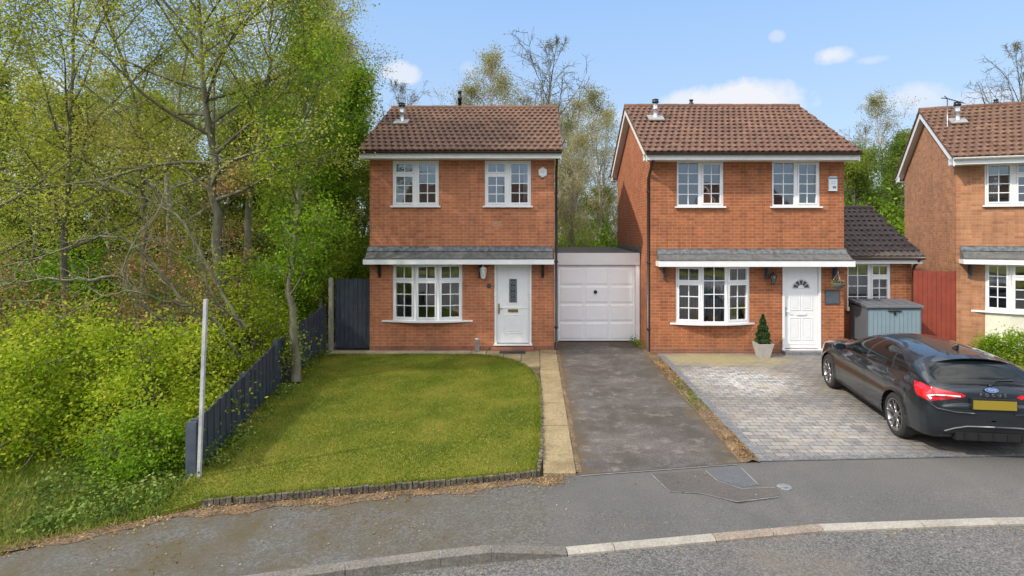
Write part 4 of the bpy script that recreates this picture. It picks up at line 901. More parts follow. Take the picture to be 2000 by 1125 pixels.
# garden store
M['store'] = plain('pale_blue_resin', (.185, .25, .285), .5, var=.08, vs=3); M['storedark'] = plain('dark_grey_resin', (.10, .105, .115), .5, var=.1, vs=3)
root = thing('storage_box', 'pale blue resin garden store with a dark lid by the extension window', 'storage box', (8.23, 14.27, 0))
mb = MB(); mb.box(0, .035, 0, .78, .0, 1.20); mb.box(1.33, 1.365, 0, .78, 0, 1.20); mb.box(.036, 1.329, .745, .78, 0, 1.24); mb.box(.036, 1.329, .03, .74, .02, .06); mb.build('side_panel', M['storedark'], root)
for s in (0, 1):
    mb = MB(); a = .037+s*.648; mb.box(a, a+.643, -.018, .012, .04, 1.17)
    for k in range(6): mb.box(a+.02+k*.102, a+.02+k*.102+.088, -.026, -.019, .10, 1.11)
    mb.build('door', M['store'], root)
mb = MB(); mb.prism([(-.03, -.06, 1.205), (-.03, .80, 1.28), (-.03, .80, 1.33), (-.03, .76, 1.345), (-.03, -.03, 1.27), (-.03, -.06, 1.25)], (1.425, 0, 0))
for k in range(5): mb.obox((.08+k*.26, .0, 1.275), (.12, 0, 0), (0, .72, .068), (0, 0, .008))
mb.build('lid', M['storedark'], root)
mb = MB(); mb.box(.52, .84, -.05, -.028, 1.115, 1.15); mb.box(.66, .70, -.056, -.03, 1.04, 1.114); mb.build('latch', M['black'], root)
# potted conifer
px_ = (1490-VPX)/F*14.2; 
root = thing('potted_conifer', 'small cone-shaped conifer in a square grey pot left of the fanlight door', 'plant', (px_, 14.2, .012))
M['pot'] = plain('pale_grey_pot', (.40, .38, .35), .7, var=.12); mb = MB()
bo, to = .125, .20; c0 = [(-bo, -bo, 0), (bo, -bo, 0), (bo, bo, 0), (-bo, bo, 0)]; c1 = [(-to, -to, .34), (to, -to, .34), (to, to, .34), (-to, to, .34)]; c2 = [(x*.88, y*.88, .34) for x, y, z in c1]; c3 = [(x*.86, y*.86, .27) for x, y, z in c1]
mb.face(c0[::-1])
for p, q in ((c0, c1), (c1, c2), (c2, c3)):
    for k in range(4): mb.face([p[k], p[(k+1) % 4], q[(k+1) % 4], q[k]])
mb.build('pot', M['pot'], root); mb = MB(); mb.face(c3); mb.build('soil', M['soil'], root); mb = MB(); mb.tube([(0, 0, .26), (0, 0, .9)], [.02, .006], 6); mb.build('trunk', plain('stem_bark', (.09, .06, .035), .9), root)
M['conifer'] = island_mat('conifer_needles', [(.1, (.012, .035, .012)), (.5, (.03, .075, .02)), (.9, (.07, .13, .035))], .15, .6, 9)
def leafcloud(name, C, size, mat, seed=0, parent=None, aspect=.55, droop=0.0, up=0.0, nrm=None):
    """one quad leaf per point of C (folded a touch)"""
    g = np.random.default_rng(seed); n = len(C); s = size*g.uniform(.55, 1.25, n)[:, None]
    d = g.normal(size=(n, 3)); d[:, 2] = d[:, 2]*.7-droop; d /= np.linalg.norm(d, axis=1)[:, None]
    m = g.normal(size=(n, 3)); m[:, 2] += up
    w = np.cross(d, m); w /= np.linalg.norm(w, axis=1)[:, None]+1e-9; w *= aspect
    V = np.stack([C-d*s*.5, C+w*s*.5, C+d*s*.5, C-w*s*.5], 1).reshape(-1, 3)
    return npmesh(name, V, np.arange(n*4).reshape(-1, 4), mat, parent)
g = np.random.default_rng(3); n = 5200; h = g.uniform(0, 1, n)**1.3; r = .195*(np.minimum(1, (h+.05)*7))*(1-h)**.75*g.uniform(.72, 1.06, n)*(1+.14*np.sin(h*26)); a = g.uniform(0, 6.283, n)
leafcloud('foliage', np.stack([r*np.cos(a), r*np.sin(a), .33+h*.72], 1), .05, M['conifer'], 1, root, .35)
# wall lanterns
def lantern(x, y, z, mat, label, bodymat, s=1.0):
    t = thing('wall_lantern', label, 'lantern', (x, y, z))
    mb = MB(); mb.lathe((0, -.012, 0), [(.035*s, .0), (.03*s, -.012), (.001, -.014)], 12, axis='y'); mb.tube([(0, -.02, 0), (0, -.07, .09*s), (0, -.11*s, .11*s), (0, -.13*s, .09*s)], .010*s, 7)
    mb.lathe((0, -.13*s, .07*s), [(.085*s, -.03*s), (.08*s, -.015*s), (.04*s, .02*s), (.012*s, .035*s), (.012*s, .05*s), (.001, .055*s)], 6); mb.lathe((0, -.13*s, -.16*s), [(.001, -.03*s), (.02*s, -.015*s), (.05*s, 0), (.05*s, .012*s)], 6)
    for k in range(6):
        c, s_ = math.cos(k*math.pi/3), math.sin(k*math.pi/3); mb.tube([(.046*s*c, -.13*s+.046*s*s_, -.15*s), (.076*s*c, -.13*s+.076*s*s_, .045*s)], .006*s, 4)
    mb.build('bracket_arm', mat, t); gl = MB(); gl.lathe((0, -.13*s, -.148*s), [(.043*s, 0), (.072*s, .19*s)], 6); gl.build('glass_shade', bodymat, t); return t
M['frost'] = plain('frosted_glass', (.55, .56, .55), .3); M['frost_dark'] = plain('smoked_lantern_glass', (.12, .11, .10), .2)
v = P(945, 528, H1Y); lantern(v.x, H1Y-.004, v.z, M['upvc'], 'white wall lantern left of the leaded-glass door', M['frost'], 1.15)
v = P(1506, 540, H2Y); lantern(v.x, H2Y-.004, v.z, M['black'], 'dark wall lantern left of the fanlight door', M['frost_dark'], 1.1)
# number plaque, bell, name slate
v = P(955, 558, H1Y); mb = MB(); mb.box(-.045, .045, -.016, 0, -.05, .05); t = mb.build('number_plaque', M['black']); t.location = (v.x, H1Y-.002, v.z); tag(t, 'small dark number plaque under the white wall lantern', 'plaque')
mb = MB(); mb.box(-.03, .03, -.019, -.0165, -.032, .032); mb.build('plaque_face', M['slate'], t)
v = P(967.5, 578, H1Y); mb = MB(); mb.box(-.026, .026, -.02, 0, -.052, .052); t = mb.build('doorbell', M['upvc']); t.location = (v.x, H1Y-.002, v.z); tag(t, 'white doorbell push beside the leaded-glass door', 'doorbell'); mb = MB(); mb.lathe((0, -.021, -.01), [(.012, 0), (.010, -.005), (.001, -.006)], 10, axis='y'); mb.build('button', plain('bell_red', (.4, .12, .08)), t)
v = P(1625, 580, H2Y); mb = MB(); mb.box(-.185, .185, -.018, 0, -.18, .18); t = mb.build('house_sign', M['slate']); t.location = (v.x, H2Y-.002, v.z); tag(t, 'square slate sign on the wall right of the fanlight door', 'sign')
mb = MB(); mb.box(-.165, .165, -.021, -.0185, -.16, .16); mb.build('sign_face', plain('slate_face', (.075, .09, .105), .45, var=.15), t)
# hanging basket
v = P(1637, 553, H2Y-.32); root = thing('hanging_basket', 'hanging basket with a few plants under the canopy of the middle house', 'basket', (v.x, H2Y-.32, v.z))
mb = MB(); mb.lathe((0, 0, -.14), [(.001, 0), (.07, .01), (.12, .05), (.155, .12), (.16, .14)], 16); mb.build('basket', plain('coir_basket', (.11, .12, .10), .95, var=.4, vs=20), root)
mb = MB()
for k in range(3): a = k*2.1+.4; mb.tube([(.158*math.cos(a), .158*math.sin(a), 0), (0, 0, .26)], .004, 4)
mb.tube([(0, 0, .255), (0, 0, .30)], .006, 5); mb.build('chain', M['galv'], root)
M['petal'] = island_mat('mixed_petals', [(.2, (.05, .10, .03)), (.5, (.10, .16, .05)), (.7, (.35, .10, .09)), (.9, (.5, .42, .4))], .2, .6, 14)
g = np.random.default_rng(5); n = 420; a = g.uniform(0, 6.28, n); r = .15*np.sqrt(g.uniform(0, 1, n)); leafcloud('plants', np.stack([r*np.cos(a), r*np.sin(a), g.uniform(-.05, .12, n)-r*.3], 1), .045, M['petal'], 2, root, .7)
# alarm boxes
v = P(1060, 337, H1Y); mb = MB(); R6 = .125; mb.prism([(R6*math.cos(k*math.pi/3+math.pi/6)*.98, 0, R6*math.sin(k*math.pi/3+math.pi/6)*1.12) for k in range(6)], (0, -.045, 0)); R6 = .105; mb.prism([(R6*math.cos(k*math.pi/3+math.pi/6)*.98, -.046, R6*math.sin(k*math.pi/3+math.pi/6)*1.12) for k in range(6)], (0, -.016, 0))
t = mb.build('alarm_box', M['upvc']); t.location = (v.x, H1Y-.002, v.z); tag(t, 'white hexagonal alarm box high on the left brick house', 'alarm box')
mb = MB(); mb.box(-.05, .05, -.0665, -.0635, .02, .028); mb.box(-.055, .055, -.0665, -.0635, .0, .009); mb.box(-.03, .03, -.0665, -.0635, -.022, -.013); mb.build('faded_print', plain('faded_print', (.5, .5, .5)), t)
mb = MB(); mb.box(-.035, .035, -.03, -.002, -.155, -.125); mb.build('sounder', M['black'], t)
v = P(1625, 360, H2Y); mb = MB(); mb.box(-.105, .105, -.06, 0, -.17, .17); mb.prism([(-.105, 0, .171), (.105, 0, .171), (.085, 0, .195), (-.085, 0, .195)], (0, -.06, 0)); t = mb.build('alarm_box', M['upvc']); t.location = (v.x, H2Y-.002, v.z); tag(t, 'tall white alarm box with blue trim on the middle house', 'alarm box')
bl = plain('blue_print', (.10, .25, .42), .4); mb = MB(); mb.box(-.106, .106, -.064, -.0605, .13, .172); mb.box(-.01, .07, -.064, -.0605, -.11, -.05); mb.build('blue_trim', bl, t)
mb = MB(); mb.box(-.05, .07, -.0638, -.0605, .0, .02); mb.box(-.05, .07, -.0638, -.0605, .05, .07); mb.build('faded_print', plain('grey_print', (.45, .5, .55)), t)
# mat and metal vase
a = G(975, 693); mb = MB(); mb.box(a.x, a.x+.66, 14.45, 14.86-.17, .035, .052); 
for k in range(12): mb.box(a.x+.02+k*.052, a.x+.045+k*.052, 14.47, 14.67, .0525, .058)
o = mb.build('door_mat', plain('dark_rubber', (.03, .028, .026), .9)); tag(o, 'dark rubber mat at the foot of the leaded-glass door', 'mat')
v = P(932, 680, 14.7); mb = MB(); mb.lathe((0, 0, .032), [(.048, 0), (.055, .02), (.058, .14), (.05, .2), (.058, .31), (.062, .335), (.052, .335), (.046, .2), (.001, .19)], 16); o = mb.build('metal_vase', plain('brushed_vase', (.48, .50, .52), .3, .75, .2)); o.location = (v.x, 14.7, 0); tag(o, 'slim grey metal vase at the wall left of the leaded-glass door', 'vase')
# curtains and blinds behind the ground floor windows
def folds(name, x0, x1, z0, z1, y, mat, label, cat, amp=.025, per=.09, gap=0, group=None):
    n = int((x1-x0)/.012); V = []
    for i in range(n+1): x = x0+(x1-x0)*i/n; yy = y+amp*math.sin(x/per*6.283)+amp*.4*math.sin(x/per*2.1); V += [(x, yy, z0), (x, yy, z1)]
    o = npmesh(name, V, [(2*i, 2*i+2, 2*i+3, 2*i+1) for i in range(n)], mat, smooth=True); s = o.modifiers.new('thick', 'SOLIDIFY'); s.thickness = .006; return tag(o, label, cat, group)
M['curt'] = plain('pale_green_curtain', (.42, .44, .30), .9, var=.25, vs=25)
wx = lambda px: (px-VPX)/F*(H1Y+.35); wz = lambda py: CAMZ-(py-HOR)/F*(H1Y+.35)
folds('curtain', wx(762), wx(793), wz(632), wz(512), H1Y+.33, M['curt'], 'pale curtain at the left edge of the bow window of the left house', 'curtain')
folds('curtain', wx(880), wx(908), wz(632), wz(512), H1Y+.33, M['curt'], 'pale curtain at the right edge of the bow window of the left house', 'curtain')
for (a, b, y0_, n_) in ((1316, 1334, H2Y, 'left'),): pass
wx2 = lambda px: (px-VPX)/F*(H2Y+.32); wz2 = lambda py: CAMZ-(py-HOR)/F*(H2Y+.32)
t = thing('vertical_blind', 'grey vertical slat blind behind the bow window of the middle house', 'blind', (wx2(1318), H2Y+.32, 0))
M['slat'] = plain('grey_blind_slat', (.36, .34, .37), .8, var=.2, vs=4)
mb = MB(); W_ = wx2(1466)-wx2(1318); n = 26
for k in range(n):
    x = W_*(k+.5)/n
    mb.obox((x-.022, -.02, wz2(628)), (.044, .035, 0), (-.001, .0013, 0), (0, 0, wz2(516)-wz2(628)))
mb.build('slats', M['slat'], t); mb = MB(); mb.box(0, W_, -.02, .02, wz2(516)+.002, wz2(516)+.04); mb.build('head_rail', M['upvc'], t)
mb = MB(); mb.box(0, .28, 0, .12, 0, .12); mb.box(.02, .26, .01, .11, .121, .14); o = mb.build('woven_basket', plain('woven_basket', (.45, .25, .10), .9, var=.5, vs=30)); o.location = (wx2(1376), H2Y+.05, wz2(626)); tag(o, 'small tan woven basket on the inner sill of the middle house', 'basket')
t = thing('net_curtain', 'pale net curtain behind the extension window', 'curtain', (0, 0, 0))
bpy.data.objects.remove(t)
folds('net_curtain', EX+X2+.12, EX+X2+EW*.72, 1.15, 2.25, H2Y+EY+.3, plain('net_cloth', (.30, .33, .34), .9), 'pale net curtain behind the extension window', 'curtain', .015, .06)

wz1 = lambda py: CAMZ-(py-HOR)/F*(H1Y+.34)
for px0, px1, lb in ((765, 779, 'pale curtain at the left side of the left upper window of the left house'), (1022, 1036, 'pale curtain at the right side of the right upper window of the left house')):
    folds('curtain', (px0-VPX)/F*(H1Y+.34), (px1-VPX)/F*(H1Y+.34), wz1(406), wz1(312), H1Y+.32, M['upvc'], lb, 'curtain', .02, .07)
for a, b, lb in ((.70, .98, 'left pale curtain in the upper window of the tan house'), (1.62, 1.94, 'right pale curtain in the upper window of the tan house')):
    c = folds('curtain', a, b, lw[2] if False else 3.72, 4.92, .33, M['upvc'], lb, 'curtain', .02, .07); c.location = (C3.x, C3.y, 0); c.rotation_euler = (0, 0, A3)
# ================================================================ CAR
CARM = {}
m, t, b = newmat('black_car_paint'); b.inputs['Base Color'].default_value = (.012, .017, .022, 1); b.inputs['Roughness'].default_value = .32; b.inputs['Metallic'].default_value = .4; b.inputs['Coat Weight'].default_value = 1; b.inputs['Coat Roughness'].default_value = .02; b.inputs['Specular IOR Level'].default_value = .6; CARM['paint'] = m
m, t, b = newmat('tinted_car_glass'); b.inputs['Base Color'].default_value = (.006, .009, .010, 1); b.inputs['Roughness'].default_value = .04; b.inputs['Specular IOR Level'].default_value = .32; CARM['glass'] = m
CARM['trim'] = plain('car_black_trim', (.012, .012, .013), .45); CARM['rubber'] = plain('tyre_rubber', (.022, .021, .020), .85, var=.3, vs=20); CARM['alloy'] = plain('alloy', (.26, .255, .25), .3, .8, .1)
CARM['alloy_dark'] = plain('alloy_dark', (.02, .02, .022), .4, .3); m, t, b = newmat('red_lens'); b.inputs['Base Color'].default_value = (.55, .008, .012, 1); b.inputs['Roughness'].default_value = .12; b.inputs['Coat Weight'].default_value = 1; CARM['red'] = m
CARM['clear'] = plain('clear_lens', (.75, .72, .70), .15, coat=1); CARM['yellow'] = plain('yellow_plate', (.25, .185, .02), .4, var=.02); CARM['chrome'] = plain('chrome', (.62, .64, .66), .15, .9, .05); CARM['bluebadge'] = plain('blue_badge', (.02, .07, .25), .2, coat=1)
CARM['greytrim'] = plain('satin_grey_trim', (.16, .17, .18), .35, .5, .05)
def cur(xs, ys):                                     # smooth curve through points
    from bisect import bisect
    d = [(ys[i+1]-ys[i])/(xs[i+1]-xs[i]) for i in range(len(xs)-1)]; m_ = [d[0]]+[0 if d[i-1]*d[i] <= 0 else 2*d[i-1]*d[i]/(d[i-1]+d[i]) for i in range(1, len(d))]+[d[-1]]
    def f(x):
        x = min(max(x, xs[0]), xs[-1]); i = min(bisect(xs, x)-1, len(xs)-2); h = xs[i+1]-xs[i]; t = (x-xs[i])/h
        return ((2*t**3-3*t*t+1)*ys[i]+(t**3-2*t*t+t)*h*m_[i]+(-2*t**3+3*t*t)*ys[i+1]+(t**3-t*t)*h*m_[i+1])
    return f
Hc = cur([0, .015, .04, .07, .11, .17, .36, .56, .66, 1.0, 1.5, 2.05, 2.5, 2.9, 3.15, 3.33, 3.85, 4.2, 4.33, 4.38], [.76, .83, .93, 1.0, 1.05, 1.09, 1.235, 1.31, 1.33, 1.35, 1.362, 1.35, 1.28, 1.12, 1.03, 1.005, .93, .82, .70, .60])
Bc = cur([0, .04, .1, .2, .6, 1.0, 1.5, 2.5, 3.3, 3.9, 4.2, 4.38], [.70, .86, .94, .975, .99, .975, .95, .91, .88, .80, .68, .50])
Wc = cur([0, .03, .08, .18, .4, .8, 1.5, 2.5, 3.3, 3.8, 4.1, 4.3, 4.38], [.70, .76, .81, .86, .895, .912, .905, .905, .90, .885, .82, .68, .50])
Zb = cur([0, .1, .4, .8, 1.2, 3.2, 3.6, 4.0, 4.38], [.33, .25, .22, .20, .18, .18, .20, .20, .26])
Uc = cur([0, .2, .7, 1.3, 2.2, 3.0, 3.6, 4.38], [.93, .88, .87, .91, .925, .92, .95, .93])   # shoulder inset
NT = 150; TH = []
def section_pts(v):
    W, B, H, zb, U = Wc(v), Bc(v), Hc(v), Zb(v), Uc(v); pts = []
    n1 = 80; low = [(0.0, zb+.03), (.80*W, zb), (.965*W, zb+.06), (.995*W, zb+(B-zb)*.30), (W, zb+(B-zb)*.5), (.985*W, zb+(B-zb)*.74), (.965*W, zb+(B-zb)*.86), (U*W, B)]
    xs_ = [0, .06, .14, .3, .5, .74, .88, 1]; fx = cur(xs_, [p[0] for p in low]); fz = cur(xs_, [p[1] for p in low])
    for i in range(n1): t = i/n1; pts.append((fx(t), fz(t)))
    n2 = NT-n1
    for i in range(n2+1):
        th = math.pi/2*i/n2; e = 2/2.2; pts.append((U*W*max(0, math.cos(th))**e, B+(H-B)*math.sin(th)**e))
    return pts
vs_ = list(np.arange(0, .12, .003))+list(np.arange(.12, .24, .008))+list(np.arange(.24, 4.2, .0165))+list(np.arange(4.2, 4.381, .015))+[4.38]
rings = []
for v in vs_:
    h = section_pts(v); rings.append([(x, v, z) for x, z in h]+[(-x, v, z) for x, z in h[-2:0:-1]])
def cap(ring, sgn):
    out = []; cx, cz = 0, (.33+.74)/2 if sgn < 0 else .42
    for k in range(1, 24):
        s = 1-k/24; out.append([(x*s, y+sgn*.035*(1-s*s)**.5*1.0, cz+(z-cz)*s) for x, y, z in ring])
    return out
rings = cap(rings[0], -1)[::-1]+rings+cap(rings[-1], 1)
RV = np.array(rings); nr, nc_, _ = RV.shape
# soft character line along the flank and wheel arch snapping
WC = [(.80, .33), (3.50, .33)]; AR = .365
V = RV.reshape(-1, 3).copy()
for (wv, wz_) in WC:
    dv, dz = V[:, 1]-wv, V[:, 2]-wz_; d = np.hypot(dv, dz); k = (np.abs(V[:, 0]) > .55) & (np.abs(d-AR) < .011); f_ = AR/np.maximum(d, 1e-6); V[k, 1] = wv+dv[k]*f_[k]; V[k, 2] = wz_+dz[k]*f_[k]
    k = (np.abs(V[:, 0]) > .55) & (d > AR-.005) & (d < AR+.07); V[k, 0] += np.sign(V[k, 0])*.022*(1-(d[k]-AR)/.07)**2
vv, zz_ = V[:, 1], V[:, 2]; line = .76+.03*(2.2-vv)/2; k = (np.abs(V[:, 0]) > .6) & (vv > .5) & (vv < 3.6); V[k, 0] += np.sign(V[k, 0])*(.012*np.exp(-((zz_[k]-line[k])/.03)**2)-.012*np.exp(-((zz_[k]-line[k]+.11)/.07)**2))
FQ = []
for i in range(nr-1):
    for j in range(nc_): j2 = (j+1) % nc_; FQ.append((i*nc_+j, i*nc_+j2, (i+1)*nc_+j2, (i+1)*nc_+j))
FQ = np.array(FQ); C = V[FQ].mean(1); cx, cv, cz = C.T; ax_ = np.abs(cx)
def ip(a, b, poly): return inpoly(a, b, poly)
def dist(a, b, poly):
    d = np.full(len(a), 9.0)
    for (p, q), (r, s) in zip(poly, poly[1:]+poly[:1]):
        ux, uy = r-p, s-q; t = np.clip(((a-p)*ux+(b-q)*uy)/(ux*ux+uy*uy), 0, 1); d = np.minimum(d, np.hypot(a-p-ux*t, b-q-uy*t))
    return d
side = ax_ > .42
lab = np.zeros(len(FQ), int)            # 0 body
Bf = np.array([Bc(v) for v in cv])
FG = [(2.820, .945), (1.930, .965), (1.890, 1.27), (2.140, 1.26), (2.360, 1.215), (2.610, 1.115)]; RG = [(1.830, .968), (1.090, .988), (1.060, 1.05), (1.200, 1.25), (1.510, 1.278), (1.820, 1.276)]; QG = [(1.010, .992), (0.540, 1.03), (0.690, 1.11), (1.120, 1.24), (1.140, 1.22), (1.000, 1.05)]
FD = [(2.970, .30), (2.970, .62), (2.920, .93), (2.650, 1.15), (2.380, 1.255), (2.150, 1.30), (1.900, 1.31), (1.915, .95), (1.820, .60), (1.850, .27)]; RD = [(1.850, 0.270), (1.820, 0.600), (1.915, 0.950), (1.900, 1.310), (1.520, 1.320), (1.200, 1.285), (1.020, 1.060), (1.080, 0.800), (1.040, 0.620), (1.180, 0.500), (1.300, 0.270)]
dark = np.zeros(len(FQ), bool)
lab[side & ip(cv, cz, FD)] = 5; lab[side & ip(cv, cz, RD)] = 6
for pl in (FD, RD): dark |= side & (dist(cv, cz, pl) < .0095)
for k, pl in ((1, FG), (2, RG), (3, QG)): lab[side & ip(cv, cz, pl)] = k; dark |= side & (dist(cv, cz, pl) < .016) & ~ip(cv, cz, pl)
WS = [(-.56, 2.48), (.56, 2.48), (.70, 3.16), (-.70, 3.16)]; lab[ip(cx, cv, WS) & (cz > Bf+.04)] = 4
BG = [(-.64, 1.02), (-.5, .995), (.5, .995), (.64, 1.02), (.665, 1.085), (.60, 1.19), (.52, 1.255), (.45, 1.28), (-.45, 1.28), (-.52, 1.255), (-.60, 1.19), (-.665, 1.085)]; kk = (cv < .62) & (cv > .005) & ip(cx, cz, BG); lab[kk] = 7; dark |= (cv < .62) & ~kk & (dist(cx, cz, BG) < .018)
TL = [(.95, .95), (.84, .972), (.70, .95), (.54, .915), (.34, .875), (.32, .855), (.36, .835), (.56, .81), (.70, .785), (.78, .765), (.86, .80), (.95, .86)]; kt = (cv < .40) & (cz > .75) & ip(ax_, cz, TL) & (cv < .40-(.972-cz)*1.1) ; lab[kt] = 8
TG = [(-.62, .66), (.62, .66), (.70, .80), (.74, 1.0), (-.74, 1.0), (-.70, .80)]; dark |= (cv < .15) & (dist(cx, cz, TG) < .008) & (lab == 0)
HL = [(.95, .80), (.55, .78), (.50, .66), (.80, .62), (.95, .70)]; lab[(cv > 3.95) & ip(ax_, cz, HL)] = 9
low_ = (cz < .28) | ((cv < .04) & (cz < .46) & (ax_ < .62)) ; trim = low_ & (lab == 0)
arch = np.zeros(len(FQ), bool)
for (wv, wz_) in WC: arch |= (ax_ > .5) & (np.hypot(cv-wv, cz-wz_) < AR-.002)
def sub(name, mask, mats, parent, mi=None):
    f = FQ[mask]; u, inv = np.unique(f, return_inverse=True); return npmesh(name, V[u], inv.reshape(-1, 4)[:, ::-1], mats, parent, True, mi=None if mi is None else mi[mask])
car = thing('parked_car', 'black five-door hatchback parked on the paved forecourt, seen from behind', 'car', (0, 0, 0))
MI = np.zeros(len(FQ), int); MI[dark] = 1; MI[trim] = 1; ok = ~arch
PM = [CARM['paint'], CARM['trim']]
body = sub('body', ok & (lab == 0), PM, car, MI)
hand = []
for sg in (-1, 1):
    s_ = (np.sign(cx) == sg)
    for k, wn_, hv in ((5, 1, 2.03), (6, 2, 1.25)):
        d = sub('door', ok & (lab == k) & s_, PM, car, MI); mk = ok & (lab == wn_) & s_; sub('side_window', mk, CARM['glass'], d)
        hb = MB(); xx = .885*sg; hb.tube([(xx, hv-.10, .862), (xx+sg*.028, hv-.08, .862), (xx+sg*.032, hv+.05, .862), (xx+sg*.0, hv+.08, .862)], .014, 6); hb.build('handle', CARM['paint'], d)
    sub('quarter_window', ok & (lab == 3) & s_, CARM['glass'], car)
    tl = sub('tail_light', ok & (lab == 8) & s_, CARM['red'], car)
    st = MB(); pr = [(.42, .858), (.60, .865), (.72, .855), (.80, .832)]
    for (p, q) in zip(pr[:-1], pr[1:]): st.tube([(sg*p[0], -.035+.10*(p[0]/.8)**5*1.0-.0, p[1]), (sg*q[0], -.035+.10*(q[0]/.8)**5, q[1])], .011, 5)
    st.tube([(sg*.80, .055, .835), (sg*.76, .03, .80)], .018, 5); st.build('light_strip', CARM['clear'], tl)
    sub('headlight', ok & (lab == 9) & s_, CARM['clear'], car)
sub('windscreen', ok & (lab == 4), CARM['glass'], car); sub('rear_window', ok & (lab == 7), CARM['glass'], car)
# where the rear skin lies, for things fixed on it
rear = [(z, v) for v in np.arange(0, .18, .004) for z in [Hc(v)]]
# roof spoiler
mb = MB(); n = 16; row = lambda u: (u*.60, .60, 1.392-.035*abs(u)**2.2), 
top = []; 
for i in range(n+1):
    u = -1+2*i/n; x = u*.56; q = abs(u)**2.4; top.append([(x, .72, 1.343-.11*q), (x*.98, .52, 1.327-.105*q), (x*.95, .38+.08*q, 1.305-.095*q), (x*.95, .39+.08*q, 1.287-.095*q), (x*.98, .54, 1.285-.105*q)])
for i in range(n):
    for k in range(4): mb.face([top[i][k], top[i+1][k], top[i+1][k+1], top[i][k+1]], 0, smooth=False)
mb.face(top[0]); mb.face(top[-1][::-1]); mb.build('spoiler', CARM['paint'], car)
mb = MB(); mb.prism([(0, .94, 1.35), (0, .80, 1.345), (0, .78, 1.41), (0, .80, 1.415)], (.012, 0, 0)); mb.lathe((.006, .86, 1.35), [(.045, 0), (.03, .012), (.001, .016)], 10); mb.build('roof_aerial', CARM['trim'], car)
# rear wiper, badge, lettering, plate, bumper details
mb = MB(); mb.tube([(.0, .045, 1.0), (.10, .10, 1.055), (.34, .13, 1.07)], .009, 5); mb.lathe((0, .05, 1.0), [(.028, 0), (.02, -.02), (.001, -.022)], 10, axis='y'); mb.build('wiper', CARM['trim'], car)
mb = MB(); n = 24; ring = [(.085*math.cos(2*math.pi*k/n), 0, .033*math.sin(2*math.pi*k/n)) for k in range(n)]; mb.prism(ring, (0, -.008, 0)); bo_ = mb.build('badge', CARM['chrome'], car); bo_.location = (0, .022, .947); bo_.rotation_euler = (R(-28), 0, 0)
mb = MB(); mb.prism([(x*.92, -.009, z*.88) for x, y, z in ring], (0, -.003, 0)); mb.build('badge_face', CARM['bluebadge'], bo_)
def text(txt, size, mat, parent, loc, rot, ext=.002, space=1.0, shear=0, name='lettering'):
    c = bpy.data.curves.new(name, 'FONT'); c.body = txt; c.size = size; c.extrude = ext; c.align_x = 'CENTER'; c.align_y = 'CENTER'; c.space_character = space; c.shear = shear
    o = bpy.data.objects.new(name, c); COL.objects.link(o); bpy.context.view_layer.update(); dg = bpy.context.evaluated_depsgraph_get(); me = bpy.data.meshes.new_from_object(o.evaluated_get(dg)); bpy.data.objects.remove(o)
    me.materials.clear(); me.materials.append(mat); o = bpy.data.objects.new(name, me); COL.objects.link(o); o.parent = parent; o.location = loc; o.rotation_euler = rot; return o
text('Ford', .052, CARM['chrome'], bo_, (0, -.0135, 0), (R(90), 0, 0), .001, 1, .4)
text('FOCUS', .055, CARM['chrome'], car, (0, -.018, .888), (R(80), 0, 0), .005, 2.4)
mb = MB(); mb.box(-.27, .27, -.062, -.04, .70, .82); pl = mb.build('number_plate', CARM['yellow'], car); mb = MB(); mb.box(-.285, .285, -.05, .0, .685, .84); mb.build('plate_recess', CARM['trim'], pl)
for s in (-1, 1):
    mb = MB(); mb.box(min(s*.60, s*.67), max(s*.60, s*.67), -.005, .045, .42, .52); mb.build('reflector', CARM['red'], car)
    mb = MB(); mb.tube([(s*.80, .075, .74), (s*.70, -.005, .675), (s*.48, -.048, .645), (s*.25, -.055, .64)], [.012, .016, .013, .008], 6); mb.build('bumper_crease', CARM['paint'], car)
    mb = MB(); mb.tube([(s*.70, .05, .385), (s*.60, -.01, .375), (s*.50, -.032, .42), (s*.34, -.04, .455), (0, -.045, .46)], [.010, .014, .012, .012, .012], 6); mb.build('lower_trim', CARM['greytrim'], car)
mb = MB(); mb.lathe((.46, -.03, .315), [(.032, .10), (.038, .0), (.045, -.03), (.045, .02)], 14, axis='y'); mb.lathe((.46, -.01, .315), [(.034, .0), (.001, .002)], 14, 0, 'y'); mb.build('exhaust', CARM['chrome'], car)
mb = MB(); mb.box(-.48, .48, -.03, .25, .26, .37)
for k in range(5): mb.box(-.36+k*.18-.008, -.36+k*.18+.008, -.045, -.03, .27, .36)
mb.build('diffuser', CARM['trim'], car)
# mirrors
for s in (-1, 1):
    mb = MB(); c = []
    for k in range(7): t = k/6; rr = math.sin(math.pi*(.18+.7*t))**.6; c.append((s*(.90+.21*t), rr))
    bm_ = bmesh.new(); bmesh.ops.create_uvsphere(bm_, u_segments=16, v_segments=10, radius=1); 
    for v_ in bm_.verts: v_.co = Vector((v_.co.x*.115+s*1.0, v_.co.y*.075+2.66, v_.co.z*.075+1.0)); v_.co.y = max(v_.co.y, 2.62)
    me = bpy.data.meshes.new('wing_mirror'); bm_.to_mesh(me); bm_.free(); me.materials.append(CARM['paint']); me.polygons.foreach_set('use_smooth', [True]*len(me.polygons)); o = bpy.data.objects.new('wing_mirror', me); COL.objects.link(o); o.parent = car
    mb = MB(); mb.prism([(s*.84, 2.64, .93), (s*.93, 2.64, .95), (s*.93, 2.64, .98), (s*.84, 2.64, .96)], (0, .06, 0)); mb.build('mirror_arm', CARM['trim'], o)
